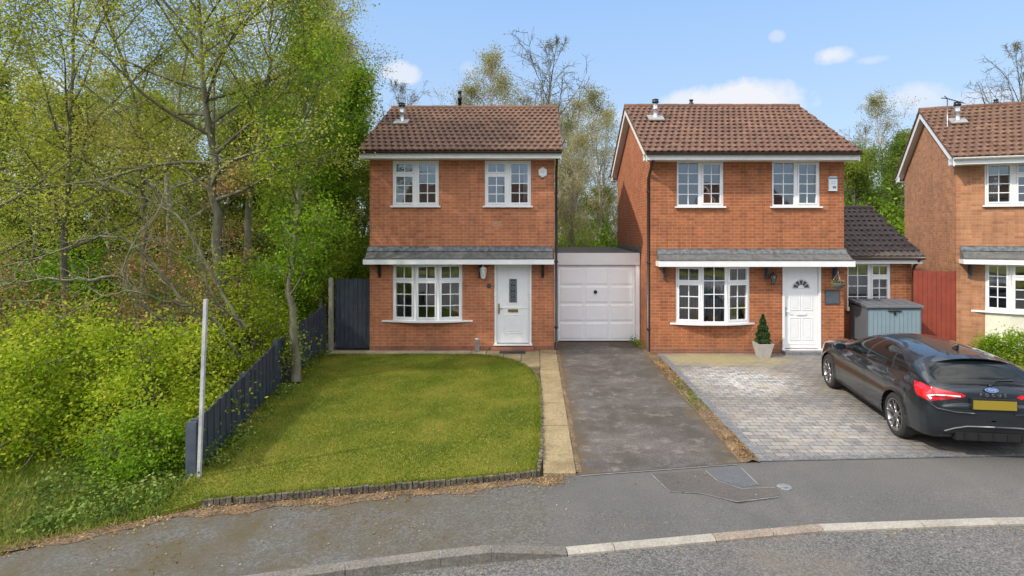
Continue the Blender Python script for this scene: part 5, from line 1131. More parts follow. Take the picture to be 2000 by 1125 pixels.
# wheels
def wheel(x, v, sg):
    t = thing('wheel', None, None); t.parent = car; t.location = (x, v, .33)
    mb = MB(); w = .21; mb.lathe((0, 0, 0), [(.235, -w/2+.012), (.262, -w/2), (.305, -w/2+.006), (.325, -w/2+.03), (.33, -w/2+.05), (.33, w/2-.05), (.325, w/2-.03), (.305, w/2-.006), (.262, w/2), (.235, w/2-.012)], 40, axis='x', caps=False); mb.build('tyre', CARM['rubber'], t)
    mb = MB(); o = sg*(w/2-.02)
    mb.lathe((0, 0, 0), [(.243, o+sg*.012), (.236, o+sg*.018), (.222, o+sg*.008), (.214, o-sg*.06), (.21, -o)], 36, axis='x', caps=False)
    for k in range(5):
        for dlt in (-.20, .20):
            a0 = 2*math.pi*k/5+dlt*.55; a1 = 2*math.pi*k/5+dlt*1.25; p0 = (o-sg*.012, .05*math.sin(a0), .05*math.cos(a0)); p1 = (o+sg*.004, .222*math.sin(a1), .222*math.cos(a1)); pm = (o-sg*.004, .14*math.sin((a0+a1)/2), .14*math.cos((a0+a1)/2)); mb.tube([p0, pm, p1], [.019, .014, .016], 6)
    mb.lathe((o-sg*.014, 0, 0), [(.062, -sg*.02), (.06, sg*.008), (.03, sg*.014), (.001, sg*.014)], 18, axis='x'); mb.build('rim', CARM['alloy'], t)
    mb = MB(); mb.lathe((0, 0, 0), [(.20, o-sg*.07), (.001, o-sg*.072)], 24, axis='x'); mb.build('brake_disc', CARM['alloy_dark'], t)
for v in (.80, 3.50):
    for sg in (-1, 1): wheel(sg*.795, v, sg)
for (wv, wz_) in WC:
    for sg in (-1, 1):
        mb = MB(); n = 22; b_ = len(mb.v)
        P0 = [(math.cos(a)*AR, math.sin(a)*AR) for a in np.linspace(-.55, math.pi+.55, n)]
        for (p, q) in zip(P0[:-1], P0[1:]): mb.face([(sg*.55, wv+p[0], wz_+p[1]), (sg*.895, wv+p[0], wz_+p[1]), (sg*.895, wv+q[0], wz_+q[1]), (sg*.55, wv+q[0], wz_+q[1])])
        mb.face([(sg*.552, wv+p[0], wz_+p[1]) for p in P0]); mb.build('arch_liner', CARM['trim'], car)
CYAW = 7.5; 
car.location = (6.27, 7.88, .014); car.rotation_euler = (0, 0, R(-CYAW))
# ================================================================ VEGETATION
def barkmat(name, a, b_, scale=6):
    m, t, b = newmat(name); o = objc(t); mp = nn(t, 'ShaderNodeMapping'); mp.inputs['Scale'].default_value = (1, 1, .3); t.links.new(o, mp.inputs[0])
    n = noise(t, mp.outputs[0], scale, 6, .65); t.links.new(ramp(t, n, [(.35, a), (.62, b_)]), b.inputs['Base Color']); b.inputs['Roughness'].default_value = .9; bump(t, b, noise(t, mp.outputs[0], scale*5, 4), .6, .02); return m
M['bark'] = barkmat('grey_bark', (.085, .08, .045), (.21, .20, .125)); M['bark_dark'] = barkmat('dark_bark', (.07, .066, .038), (.17, .16, .10)); M['bark_birch'] = barkmat('birch_bark', (.18, .15, .12), (.48, .45, .39), 4)
LM = {}
LM['yellow'] = island_mat('yellow_green_leaf', [(.02, (0.207, 0.253, 0.023)), (.4, (0.333, 0.380, 0.040)), (.65, (0.460, 0.471, 0.063)), (.95, (0.575, 0.483, 0.161))], .55, .55, .5)
LM['fresh'] = island_mat('fresh_green_leaf', [(.1, (0.081, 0.161, 0.011)), (.4, (0.161, 0.287, 0.016)), (.65, (0.253, 0.391, 0.025)), (.95, (0.391, 0.471, 0.052))], .55, .5, .6)
LM['mid'] = island_mat('mid_green_leaf', [(.1, (0.075, 0.125, 0.022)), (.45, (0.150, 0.225, 0.031)), (.75, (0.250, 0.312, 0.044)), (.95, (0.388, 0.413, 0.075))], .55, .5, .5)
LM['birch'] = island_mat('young_birch_leaf', [(.1, (0.209, 0.209, 0.055)), (.45, (0.319, 0.297, 0.094)), (.75, (0.418, 0.374, 0.154)), (.95, (0.517, 0.440, 0.264))], .55, .6, .4)
LM['brown'] = island_mat('dead_beech_leaf', [(.1, (0.165, 0.083, 0.038)), (.5, (0.330, 0.180, 0.083)), (.9, (0.540, 0.345, 0.180))], .3, .7, .8)
LM['lime'] = island_mat('lime_shrub_leaf', [(.08, (.07, .13, .008)), (.3, (.18, .28, .012)), (.52, (.34, .43, .02)), (.9, (.55, .57, .07))], .55, .5, 1.1)
LM['ivy'] = island_mat('ivy_leaf', [(.1, (.03, .06, .012)), (.45, (.09, .15, .022)), (.75, (.17, .23, .035)), (.95, (.30, .33, .11))], .25, .45, 2)
LM['bush'] = island_mat('dark_bush_leaf', [(.1, (.02, .04, .012)), (.5, (.05, .085, .02)), (.9, (.12, .15, .035))], .3, .5, .8)
class Wood:
    def __init__(s): s.V = []; s.F = []; s.n = 0
    def limb(s, P_, r, k):
        """tapered tube through points (m,3) with radii"""
        m = len(P_); d = np.gradient(P_, axis=0); d /= np.linalg.norm(d, axis=1)[:, None]+1e-9
        ref = np.array([.31, .77, .55]) if abs(d[0] @ np.array([.31, .77, .55])) < .9 else np.array([1., 0, 0])
        a = np.cross(d, ref); a /= np.linalg.norm(a, axis=1)[:, None]+1e-9; b = np.cross(d, a); t = np.arange(k)*2*np.pi/k
        V = P_[:, None]+(a[:, None]*np.cos(t)[None, :, None]+b[:, None]*np.sin(t)[None, :, None])*r[:, None, None]
        i = np.arange(m-1)[:, None]*k; j = np.arange(k)[None]; j2 = (j+1) % k
        F_ = np.stack([i+j, i+j2, i+k+j2, i+k+j], -1).reshape(-1, 4)+s.n
        s.V.append(V.reshape(-1, 3)); s.F.append(F_); s.n += m*k
    def build(s, name, mat, parent): return npmesh(name, np.concatenate(s.V), np.concatenate(s.F), mat, parent, True)
def path(g, p, d, L, m, wob, grav=0.0):
    P_ = [np.array(p, float)]; d = np.array(d, float); d /= np.linalg.norm(d)
    for i in range(m):
        d = d+g.normal(0, wob, 3)+np.array([0, 0, grav]); d /= np.linalg.norm(d); P_.append(P_[-1]+d*L/m)
    return np.array(P_), d
def tree(name, label, cat, loc, H, r0, leaf, bark='bark', seed=0, group=None, trunk=None, f0=.25, nl=22, Lf=.36, ang=(35, 70), grav=.02, nsub=6, ntw=6, nleaf=16, ls=.07, spread=.16, droop=0.0, lean=(0, 0), shape='round', stems=1, twig_r=.006, ends=None):
    g = np.random.default_rng(seed); root = thing(name, label, cat, loc, 0, group); wd_ = Wood(); LP = []
    tops = []
    for st in range(stems):
        if trunk is not None: T = np.array(trunk, float); 
        else:
            a = g.uniform(0, 6.28); off = np.array([math.cos(a), math.sin(a), 0])*(.12*(stems > 1)*r0*8)
            T, _ = path(g, off, [lean[0]+(off[0]*.9 if stems > 1 else 0), lean[1]+(off[1]*.9 if stems > 1 else 0), 1], H*(1 if st == 0 else g.uniform(.75, .95)), 14, .05, .03)
        if trunk is not None:
            q = np.linspace(0, len(T)-1, 16); T = np.stack([np.interp(q, np.arange(len(T)), T[:, k]) for k in range(3)], 1); T[1:-1] += g.normal(0, .035, (len(T)-2, 3))
        m = len(T); tt = np.linspace(0, 1, m); rr = r0*(1-.93*tt**.9)*(1 if st == 0 else .7); rr[0] *= 1.25; wd_.limb(T, rr, 9); Ht = T[-1, 2]
        for i in range(nl):
            f = f0+(1-f0)*((i+g.uniform(0, 1))/nl); k = f*(m-1); i0 = min(int(k), m-2); p = T[i0]+(T[i0+1]-T[i0])*(k-i0); rad = np.interp(f, tt, rr)
            az_ = i*2.4+g.normal(0, .4); q = (f-f0)/(1-f0)
            prof = {'round': math.sin(math.pi*min(.98, .18+.80*q))**.7, 'cone': 1-q*.85, 'top': .35+.65*math.sin(math.pi*min(1, q*.9+.05)), 'col': .8*(1-q)**.4+.12}[shape]
            L = H*Lf*prof*g.uniform(.65, 1.15); el_ = R(90-g.uniform(*ang)*(1-.5*q)); d = [math.cos(az_)*math.cos(el_), math.sin(az_)*math.cos(el_), math.sin(el_)]
            B, _ = path(g, p, d, L, 7, .10, grav); rb = max(.012, min(rad*.62, L*.02)); rbv = rb*(1-.85*np.linspace(0, 1, 8)); wd_.limb(B, rbv, 5)
            for j in range(nsub):
                f2 = .25+.75*(j+g.uniform(0, 1))/nsub; k2 = f2*7; j0 = min(int(k2), 6); p2 = B[j0]+(B[j0+1]-B[j0])*(k2-j0); bd = B[j0+1]-B[j0]; bd /= np.linalg.norm(bd)
                d2 = bd*.7+g.normal(0, .6, 3)+np.array([0, 0, .15]); L2 = L*.42*(1.15-f2*.6)*g.uniform(.6, 1.2); S, _ = path(g, p2, d2, L2, 5, .14, grav*1.5-droop); wd_.limb(S, max(twig_r*1.4, rb*.35)*(1-.8*np.linspace(0, 1, 6)), 4)
                for l in range(ntw):
                    f3 = .2+.8*(l+g.uniform(0, 1))/ntw; k3 = f3*5; l0 = min(int(k3), 4); p3 = S[l0]+(S[l0+1]-S[l0])*(k3-l0); sd = S[l0+1]-S[l0]; sd /= np.linalg.norm(sd)
                    d3 = sd*.6+g.normal(0, .7, 3)-np.array([0, 0, droop*2.5]); L3 = max(.18, L2*.5*g.uniform(.5, 1.1)); Q, _ = path(g, p3, d3, L3, 3, .18, -droop*1.6); wd_.limb(Q, twig_r*(1-.6*np.linspace(0, 1, 4)), 3)
                    n = g.poisson(nleaf)
                    if n: t_ = g.uniform(.1, 1.05, n)*3; q0 = np.clip(t_.astype(int), 0, 2); LP.append(Q[q0]+(Q[q0+1]-Q[q0])*(t_-q0)[:, None]+g.normal(0, spread, (n, 3))*np.array([1, 1, .8]))
    wd_.build('trunk', M[bark] if isinstance(bark, str) else bark, root)
    if LP: leafcloud('crown', np.concatenate(LP), ls, leaf, seed, root, .6)
    return root
def bush(name, label, cat, loc, size, leaf, n=9000, ls=.06, seed=0, clumps=60, group=None, bark='bark_dark', cr=.22, stems=14, hollow=.35, extra=None):
    """many stems from the ground, leaves gathered in clumps through an uneven mound"""
    g = np.random.default_rng(seed); root = thing(name, label, cat, loc, 0, group); wd_ = Wood(); sx, sy, sz = size; Cn = []
    lump = lambda d: 1+.22*math.sin(d[0]*3+seed)+.2*math.sin(d[1]*4+d[2]*3+seed*2)
    for i in range(clumps):
        d = g.normal(size=3); d[2] = abs(d[2]); d /= np.linalg.norm(d); r = g.uniform(hollow, 1)**.6*lump(d); Cn.append(d*r*np.array([sx, sy, sz])+np.array([0, 0, .05]))
    Cn = np.array(Cn)
    for c in Cn[g.permutation(len(Cn))[:max(stems, 1)]]:
        b0 = np.array([c[0]*.25, c[1]*.25, -.05]); P_ = np.stack([b0+(c-b0)*f+np.array([0, 0, .25*sz*math.sin(math.pi*f)])*(.4)+g.normal(0, .03, 3)*(0 < f < 1) for f in np.linspace(0, 1, 7)]); wd_.limb(P_, .022*(1-.8*np.linspace(0, 1, 7))*min(1.6, sz), 4)
        for _ in range(5):
            k = g.integers(2, 7); Q, _d = path(g, P_[k], g.normal(0, 1, 3)+np.array([0, 0, .5]), .45*min(1.5, sz), 3, .2); wd_.limb(Q, np.array([.008, .006, .005, .003]), 3)
    per = g.multinomial(n, g.dirichlet(np.ones(clumps)*1.6)); pts = np.repeat(Cn, per, 0)+g.normal(0, 1, (n, 3))*np.array([cr, cr, cr*.7])*g.uniform(.6, 1.4, n)[:, None]
    pts[:, 2] = np.abs(pts[:, 2]); wd_.build('stems', M[bark], root); leafcloud('foliage', pts, ls, leaf, seed, root, .62, up=.6); return root
def TX(px, y): return (px-VPX)/F*y
def tp(lst, base):            # trunk through image columns at a given distance, metres relative to base
    return [(TX(px, y)-base[0], y-base[1], CAMZ-(py-HOR)/F*y-base[2]) for px, py, y in lst]
# --- the large trees of the wood edge, left
b1 = (TX(578, 11.6), 11.6, .0)
tree('hornbeam_tree', 'tree with a grey trunk rising through the navy fence nearest the front lawn', 'tree', b1, 9.5, .09, LM['fresh'], 'bark_dark', seed=11, trunk=tp([(578, 745, 11.6), (574, 640, 11.6), (566, 560, 11.7), (576, 440, 11.9), (592, 330, 12.1), (600, 200, 12.3), (590, 60, 12.5), (585, -60, 12.6)], b1), f0=.24, nl=24, Lf=.175, nsub=6, ntw=6, nleaf=22, ls=.066, spread=.17)
b2 = (TX(428, 12.2), 12.2, .0)
tree('tall_tree', 'tall yellow-green tree with the thickest dark trunk left of the navy fence', 'tree', b2, 13, .13, LM['yellow'], 'bark_dark', seed=12, trunk=tp([(428, 720, 12.2), (430, 560, 12.2), (424, 430, 12.3), (416, 340, 12.4), (404, 220, 12.5), (396, 120, 12.5), (386, 0, 12.6), (380, -160, 12.8), (390, -320, 13)], b2), f0=.3, nl=34, Lf=.30, nsub=7, ntw=6, nleaf=32, ls=.060, spread=.22, ang=(40, 85), grav=.0)
b3 = (TX(492, 13.2), 13.2, .0)
tree('forked_tree', 'yellow-green tree with a leaning pale trunk between the two darker trunks', 'tree', b3, 11, .11, LM['yellow'], seed=13, trunk=tp([(470, 660, 13.2), (478, 520, 13.2), (482, 420, 13.2), (498, 320, 13.2), (512, 220, 13.3), (524, 140, 13.4), (530, 20, 13.5), (545, -100, 13.6)], b3), f0=.45, nl=24, Lf=.28, nsub=6, ntw=6, nleaf=30, ls=.060, spread=.20)
b4 = (TX(636, 16.2), 16.2, 0)
tree('leafy_tree', 'dense bright green tree beside the roof of the left house', 'tree', b4, 7.4, .11, LM['fresh'], seed=14, f0=.08, nl=36, Lf=.21, nsub=7, ntw=6, nleaf=17, ls=.10, spread=.20, shape='col')
for i, (px, y, H, lbl, lf, nlf, lw_) in enumerate([
        (268, 15.5, 11.5, 'pale-barked slender tree left of the thickest dark trunk', 'yellow', 26, .27), (335, 17, 13, 'birch-like tree with a mottled trunk just left of the thickest trunk', 'birch', 14, .28),
        (140, 14.5, 11, 'loose yellow-green tree second from the left edge', 'yellow', 26, .33), (-60, 12.5, 10, 'wide yellow-green tree spreading in from the left edge', 'yellow', 26, .36)]):
    tree('slender_tree', lbl, 'tree', (TX(px, y), y, 0), H, .10, LM[lf], 'bark_birch' if i == 1 else 'bark', seed=20+i, f0=.22, nl=26, Lf=lw_, nsub=6, ntw=6, nleaf=nlf, ls=.066, spread=.22, ang=(35, 80), group='trees of the wood edge')
# bare grey tree whose long branches arch to the left in front of the shrubs
g = np.random.default_rng(77); b5 = (TX(470, 11.0), 11.0, 0.0); root = thing('bare_sapling', 'leafless leaning sapling with long pale branches arching over the shrubs', 'tree', b5)
wd_ = Wood()
for ln in ([(480, 640, 11), (420, 590, 10.6), (395, 520, 10.4), (300, 470, 10)], [(470, 700, 11), (400, 600, 10.5), (330, 590, 10), (230, 560, 9.6), (120, 620, 9.2)], [(460, 700, 11), (300, 620, 10), (225, 540, 9.8), (280, 450, 9.8), (300, 400, 9.9)], [(400, 640, 10.5), (260, 470, 10), (190, 455, 9.8), (100, 500, 9.5), (0, 520, 9.2)], [(470, 640, 11), (360, 430, 10.8), (280, 385, 10.6), (200, 360, 10.4)], [(225, 540, 9.8), (150, 545, 9.5), (20, 545, 9.2), (-60, 600, 9)]):
    T = np.array(tp(ln, b5)); q = np.linspace(0, len(T)-1, 18); T = np.stack([np.interp(q, np.arange(len(T)), T[:, k]) for k in range(3)], 1)
    for _ in range(3): T[1:-1] = (T[:-2]+2*T[1:-1]+T[2:])/4
    T[1:-1] += g.normal(0, .02, (16, 3)); wd_.limb(T, .030*(1-.8*np.linspace(0, 1, 18)), 5)
    for k in range(2, 18):
        for _ in range(2):
            d = T[k]-T[k-1]; d /= np.linalg.norm(d); Q, _d = path(g, T[k], d+g.normal(0, .6, 3)+np.array([0, 0, .25]), g.uniform(.3, 1.1), 5, .16); wd_.limb(Q, .008*(1-.7*np.linspace(0, 1, 6)), 3)
wd_.build('trunk', M['bark'], root)
# --- second line: a few kinds, copied through the wood behind
def scatter(proto, spots, labels, grp):
    for i, (px, y, s, rz) in enumerate(spots):
        o = proto if i == 0 else copy_tree(proto); o.location = (TX(px, y), y, 0); o.scale = (s, s, s*(.93+.14*((i*37) % 10)/10)); o.rotation_euler = (0, 0, rz); o['label'] = labels[i]; o['group'] = grp
pb = tree('birch_tree', 'x', 'tree', (0, 0, 0), 10, .11, LM['birch'], 'bark_birch', seed=31, f0=.25, nl=28, Lf=.29, nsub=6, ntw=6, nleaf=10, ls=.075, spread=.15, droop=.10, ang=(20, 50), grav=.04, shape='round')
GB = 'birch trees behind the houses'
scatter(pb, [(862, 30, 1.12, 0), (965, 29, 1.17, 1.3), (1030, 33, 1.18, 2.2), (742, 27, 1.22, 3.1), (1168, 24, .80, 4.0), (1205, 29, .84, 5.2), (1120, 21, .68, .8), (690, 31, 1.5, 2.6), (1770, 30, .98, 1.9), (640, 27, 1.40, 4.4), (1150, 31, .95, 2.0), (1095, 24, .76, 3.3), (1185, 33, 1.0, 1.0), (900, 36, 1.0, 4.9), (1125, 28, .85, 2.8), (1210, 23, .62, .4), (1080, 35, 1.1, 5.6)],
        ['birch with pale young leaves directly behind the black pipe of the left house', 'tall birch rising behind the right half of the left roof', 'birch just left of the bare tree behind the left roof', 'thin birch rising at the left verge of the left house roof',
         'pale birch behind the garage, beside the middle house', 'tall pale birch close to the left gable of the middle house', 'small birch over the garage roof beside the left house', 'tall birch reaching high above the left end of the left roof', 'tall birch left of the tan house gable', 'tall thin birch over the bright green leafy tree', 'birch standing farther back above the garage', 'short pale birch against the right edge of the left house', 'farthest birch between the left and middle houses', 'birch top showing low over the left ridge, right of the black pipe', 'middle birch in the gap over the garage', 'shortest birch touching the gable wall of the middle house', 'birch top behind the right end of the left ridge'], GB)
pn = tree('bare_tree', 'x', 'tree', (0, 0, 0), 10, .13, LM['birch'], 'bark_dark', seed=41, f0=.2, nl=24, Lf=.34, nsub=8, ntw=7, nleaf=.35, ls=.07, spread=.1, ang=(15, 45), grav=.05, shape='round', twig_r=.009)
scatter(pn, [(1100, 27, 1.25, 0), (1965, 34, 1.32, 2), (770, 36, 1.22, 4), (1030, 38, 1.2, 1), (1700, 40, .95, 5)], ['nearly leafless tree standing above the right end of the left roof', 'leafless tree behind the ridge of the tan house at the right', 'nearly leafless tree behind the left end of the left roof', 'leafless tree far behind the left house, between two birches', 'bare low tree above the extension roof'], 'bare trees behind the houses')
pg = tree('green_tree', 'x', 'tree', (0, 0, 0), 8, .14, LM['mid'], seed=51, f0=.12, nl=30, Lf=.30, nsub=7, ntw=6, nleaf=22, ls=.11, spread=.22)
scatter(pg, [(1730, 27, .92, 0), (1665, 30, .84, 1), (1790, 30, 1.0, 2), (1618, 34, 1.04, 3), (1130, 34, .80, 4), (1240, 36, .8, 5), (700, 24, .80, 1.5), (560, 23, 1.0, 3.6), (430, 22, 1.0, .9), (300, 24, 1.1, 2.7), (170, 21, 1.0, 5.5), (40, 20, 1.0, 4.6), (80, 30, 1.0, 2.1), (240, 33, 1.1, .4), (480, 34, 1.0, 1.1), (620, 36, 1.15, 5.9), (380, 40, 1.1, 3.3), (2100, 30, 1.1, 2), (1690, 25, .80, 3.2), (1160, 26, .62, 1.1)],
        ['green tree behind the extension roof, left of the tan house', 'green tree behind the right end of the middle house', 'green tree close behind the gable of the tan house', 'green tree showing its top above the middle roof slope', 'low green tree far behind the garage', 'green tree hidden mostly by the middle house',
         'green tree behind the navy gate and the left house', 'mid green tree behind the trunk that crosses the navy fence', 'mid green tree behind the thickest dark trunk', 'mid green tree behind the pale-barked slender trunk', 'mid green tree low in the wood, left part', 'dark green tree low at the left, second row', 'far green tree high at the left of the wood', 'far green tree behind the slender pale trunk', 'far green tree between thick and leaning trunks', 'far green tree left of the left roof', 'farthest tall green tree in the middle of the wood', 'green tree behind the tan house roof', 'lower green tree directly behind the extension roof', 'low bright tree right behind the garage'], 'green trees in the wood')
py_ = tree('yellow_tree', 'x', 'tree', (0, 0, 0), 11, .13, LM['yellow'], seed=61, f0=.2, nl=30, Lf=.28, nsub=6, ntw=6, nleaf=15, ls=.09, spread=.25)
scatter(py_, [(560, 17.5, .85, 0), (205, 19, .72, 1.5), (395, 20, .78, 2.9), (655, 24, 1.05, 4), (70, 17, .62, 5), (500, 25, .85, 2)],
        ['yellow-green tree just left of the dense bright green tree', 'yellow-green tree left of the slender trunks, second row', 'yellow-green tree right behind the thickest trunk', 'yellow-green tree rising over the bright green tree top', 'yellow-green tree near the left edge, second row', 'far yellow-green tree behind the forked trunk'], 'yellow-green trees in the wood')
# --- shrubs
bush('lime_shrub', 'bright lime-green shrub left of the white post', 'shrub', (TX(265, 8.6), 8.9, 0), (1.3, 1.2, 1.45), LM['lime'], 24000, .060, 1, 130, cr=.20)
bush('lime_shrub', 'large lime-green shrub at the left edge above the grass bank', 'shrub', (TX(95, 8.8), 8.9, 0), (1.5, 1.3, 1.55), LM['lime'], 24000, .060, 2, 130, cr=.21)
bush('lime_shrub', 'lime-green shrub leaning over the middle of the navy fence', 'shrub', (TX(455, 11.2), 11.7, .2), (.9, 1.2, 2.0), LM['lime'], 16000, .058, 3, 90, cr=.2)
bush('green_shrub', 'green shrub behind the fence and beside the trunk', 'shrub', (TX(515, 13.9), 14.0, .2), (.75, 1.0, 1.7), LM['fresh'], 14000, .065, 4, 80, cr=.2)
bush('green_shrub', 'green shrub between the two lime shrubs, farther back', 'shrub', (TX(190, 10.8), 11.0, 0), (1.7, 1.2, 2.0), LM['mid'], 16000, .07, 5, 100, cr=.24)
bush('green_shrub', 'green shrub filling the gap behind the navy gate', 'shrub', (TX(655, 17.4), 17.4, 0), (1.3, 1.0, 2.6), LM['fresh'], 15000, .085, 6, 90, cr=.26)
bush('dark_shrub', 'low dark green shrub in front of the near fence end', 'shrub', (TX(285, 7.9), 7.75, 0), (.75, .55, .62), LM['fresh'], 7000, .05, 7, 50, cr=.14)
bush('brown_shrub', 'brown-leafed beech shrub in front of the slender trunks', 'shrub', (TX(300, 11.4), 11.5, 0), (1.6, .8, 2.5), LM['brown'], 12000, .06, 8, 90, cr=.26, stems=40)
bush('brown_shrub', 'clump of dry brown leaves between the two main trunks', 'shrub', (TX(462, 12.9), 12.7, 0), (.95, .8, 3.3), LM['brown'], 8000, .06, 9, 80, cr=.2, stems=40)
bush('brown_shrub', 'brown-leafed thicket at the left edge behind the lime shrub', 'shrub', (TX(60, 11.2), 11.2, 0), (1.7, 1.1, 2.6), LM['brown'], 10000, .06, 10, 80, cr=.28, stems=46)
ph = bush('thicket_bush', 'x', 'bush', (0, 0, 0), (2.6, 1.9, 2.6), LM['fresh'], 13000, .11, 21, 110, cr=.34)
hs = [(-120, 15, .9), (20, 15.5, .95), (150, 17, 1.0), (270, 18.5, 1.0), (390, 16.5, .85), (500, 17.5, .9), (590, 20, .95), (1115, 23.5, 1.35), (1060, 27, 1.5), (1205, 25, 1.4), (1680, 24, 1.5), (1765, 25, 1.65), (1610, 28, 1.4), (1850, 30, 1.2), (800, 30, 1.3), (950, 32, 1.3), (700, 27, 1.2), (450, 27, 1.5), (250, 28, 1.6), (50, 26, 1.6), (1400, 34, 1.4), (2000, 34, 1.5), (600, 30, 1.5)]
wh = ['at the far left of the wood floor', 'second from the left in the wood', 'third from the left in the wood', 'behind the brown-leafed beech shrub', 'behind the thickest dark trunk', 'behind the leaning pale trunk', 'left of the navy gate, well back', 'directly above the garage roof', 'behind the right wall of the left house', 'above the right end of the garage', 'directly above the extension ridge', 'against the gable of the tan house', 'behind the middle house, right side', 'behind the tan house', 'hidden behind the left house', 'far behind the left house, right half', 'at the left wall of the left house', 'deep in the wood behind the thick trunk', 'deep in the wood behind the slender trunks', 'deep in the wood near the left edge', 'behind the middle house', 'behind the tan house at the right edge', 'deep in the wood beside the bright green tree']
for i, ((px, y, s), w) in enumerate(zip(hs, wh)):
    o = ph if i == 0 else copy_tree(ph); o.location = (TX(px, y), y, -.05); o.scale = (s, s, s*(.9 if i % 2 else 1.05)); o.rotation_euler = (0, 0, i*1.7); o['label'] = 'green thicket bush '+w; o['group'] = 'bushes of the undergrowth'
bush('garden_bush', 'small leafy green bush in front of the cream panel of the tan house', 'bush', (TX(1965, 13.6), 13.7, .02), (.62, .5, .62), LM['fresh'], 6000, .055, 31, 45, cr=.12)
bush('garden_bush', 'smaller garden bush cut by the right edge of the photo', 'bush', (TX(2030, 13.2), 13.2, .02), (.5, .45, .5), LM['mid'], 4000, .055, 32, 40, cr=.12)
bush('brown_shrub', 'russet clump of leaves high against the leaning pale trunk', 'shrub', (TX(455, 12.6), 12.6, 3.9), (.42, .35, .62), LM['brown'], 1800, .055, 12, 16, cr=.13, stems=0 or 1)
# --- ground cover and litter
def cover(name, poly, n, size, mat, zf, label, cat, seed, aspect=.7, zs=.1, dens=None):
    g = np.random.default_rng(seed); P_ = np.array(poly); a, b = P_.min(0), P_.max(0); x = g.uniform(a[0], b[0], n); y = g.uniform(a[1], b[1], n); k = inpoly(x, y, poly)
    if dens is not None: k &= g.uniform(0, 1, n) < dens(x, y)
    x, y = x[k], y[k]; z = np.array([zf(i, j) for i, j in zip(x, y)])+np.abs(g.normal(0, zs, len(x)))+.012
    o = leafcloud(name, np.stack([x, y, z], 1), size, mat, seed, None, aspect, up=2.5); return tag(o, label, cat, kind='stuff')
IVY = [(-6.1, 6.1), (-5.8, 5.95), (-5.2, 5.9), (-4.6, 6.25), (-4.2, 6.6), (-4.1, 7.0), (-4.4, 7.5), (-5.0, 8.6), (-6.0, 7.9), (-6.3, 6.9)]
cl = lambda x, y: np.clip(.75+.6*np.sin(x*3.1+1)*np.sin(y*2.7)+.3*np.sin(x*9+y*7), .1, 1)
cover('ivy', IVY, 13000, .044, LM['ivy'], lambda x, y: gz(x, y), 'ivy and low weeds sprawling between the bank and the white post', 'ground cover', 3, .8, .065, cl)
FENCE_STRIP = [(-4.28, 7.3), (-4.2, 7.6), (-4.45, 9.0), (-4.78, 10.7), (-5.0, 12.2), (-5.2, 13.6), (-5.42, 14.9), (-5.5, 14.9), (-5.38, 13.7), (-5.06, 11.2), (-4.4, 7.4)]
cover('fence_weeds', [(a-.0+(.14 if i in (1, 2, 3, 4, 5) else 0), b) for i, (a, b) in enumerate(FENCE_STRIP)], 9000, .045, LM['ivy'], lambda x, y: .05, 'ivy and weeds creeping along the foot of the navy fence', 'ground cover', 4, .8, .05, cl)
M['litter'] = island_mat('dead_leaf_litter', [(.1, (.09, .045, .018)), (.4, (.20, .11, .04)), (.7, (.33, .21, .08)), (.95, (.48, .38, .20))], .15, .7, 1.5)
def band(line, w0, w1): return [(x, y-w0) for x, y in line]+[(x, y+w1) for x, y in line[::-1]]
EDL = [(-5.6, 5.65), (-4.9, 5.95), (-4.3, 6.25), (-3.85, 6.5), (-3.0, 6.68), (-2.1, 6.86), (-1.0, 7.08), (.05, 7.3), (.5, 7.4)]
cover('leaf_litter', band(EDL, .34, .06), 14000, .030, M['litter'], lambda x, y: .003, 'dry brown leaf litter along the front of the lawn edging', 'leaf litter', 5, .6, .006, lambda x, y: np.clip(1.15-(np.interp(x, [p[0] for p in EDL], [p[1] for p in EDL])-y)/.30+.25*np.sin(x*7), 0, 1)**1.5)
sheet('soil_verge', M['soil'], lambda x: float(np.interp(x, [p[0] for p in EDL], [p[1] for p in EDL]))-.16-.05*math.sin(x*5)-.03*math.sin(x*13), lambda x: float(np.interp(x, [p[0] for p in EDL], [p[1] for p in EDL]))+.03, list(np.linspace(-5.6, .35, 90)), [0, .5, 1], lambda x, y, r: .005)
cover('leaf_litter', [(2.8, 7.9), (3.05, 7.9), (3.05, 14.6), (2.75, 14.6)], 4200, .032, M['litter'], lambda x, y: .012, 'dry leaves on the soil strip between driveway and paving', 'leaf litter', 6, .6, .01, lambda x, y: np.clip(.25+.9*np.sin(y*1.3-2.4), .12, 1))
cover('strip_moss', [(2.78, 10.0), (3.04, 10.0), (3.04, 12.0), (2.8, 12.0)], 900, .028, LM['ivy'], lambda x, y: .015, 'small yellow-green moss patch on the soil strip', 'moss', 7, .8, .012)
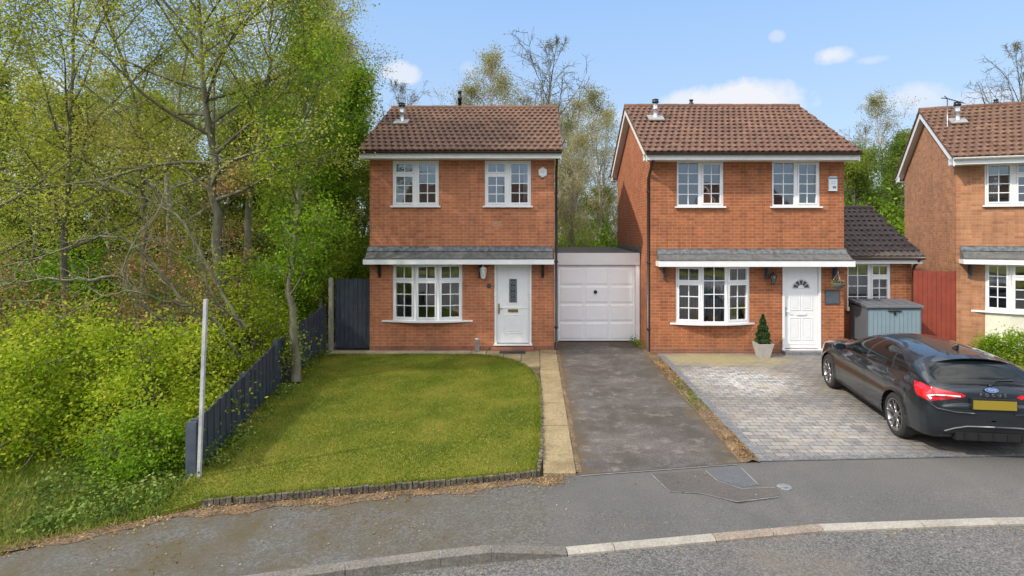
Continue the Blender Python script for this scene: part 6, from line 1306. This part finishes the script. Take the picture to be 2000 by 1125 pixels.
cover('scattered_leaves', [(-5.5, 4.9), (.5, 5.95), (3, 6.3), (3, 7.7), (.5, 7.3), (-3.8, 6.4), (-5.5, 5.6)], 2600, .026, M['litter'], lambda x, y: .002, 'a few dry leaves scattered over the pavement', 'leaf litter', 8, .6, .002, lambda x, y: np.clip(.55-.16*x, .12, 1)*np.clip(.5+.6*np.sin(x*2.3+y*3), .1, 1))
KL = [(-2.6, 5.1), (-1.3, 5.44), (-.5, 5.6), (.3, 5.72), (1.9, 5.98), (3.1, 6.18), (5.5, 6.35)]
cover('gutter_leaves', band(KL, .12, .03), 1700, .026, M['litter'], lambda x, y: -.11, 'dry leaves gathered on the road along the kerb', 'leaf litter', 9, .6, .004, lambda x, y: np.clip(.2+.9*np.sin(x*1.4+1.2), .04, 1))
cover('lawn_leaves', LAWN, 260, .028, M['litter'], lambda x, y: .068, 'a few stray dry leaves lying on the front lawn', 'leaf litter', 15, .6, .003)
cover('wall_weeds', [(2.55, 15.6), (2.82, 14.9), (2.86, 15.9), (2.6, 16.0)], 420, .05, LM['fresh'], lambda x, y: .02, 'weeds in the corner between garage and middle house', 'weeds', 16, .6, .10)
GD = [(-8.8, 14.6), (-5.6, 14.9), (-5.4, 11), (-4.8, 8.6), (-7, 8.2), (-9, 8.6), (-14, 10), (-14, 14)]
cover('wood_floor_leaves', GD, 16000, .06, M['litter'], lambda x, y: gz(x, y), 'dead leaves covering the floor of the wood', 'leaf litter', 10, .6, .02)
# houses across the road, which the windows and the car mirror
for i, (src, x, y) in enumerate(((h2, 2.5, -15.0), (h1, 10.5, -15.6), (h2, 19.0, -15.0), (h1, -5.5, -15.2))):
    o = copy_tree(src); o.location = (x, y, -.05); o.rotation_euler = (0, 0, math.pi); o['label'] = ['brick house across the road, opposite the driveway', 'brick house across the road, opposite the black car', 'brick house across the road, farthest right', 'brick house across the road, opposite the front lawn'][i]; o['group'] = 'brick houses across the road'
mb = MB(); mb.box(-40, 60, -60, -9.5, -.1, -.06); tag(mb.build('far_gardens', M['lawn']), kind='structure')
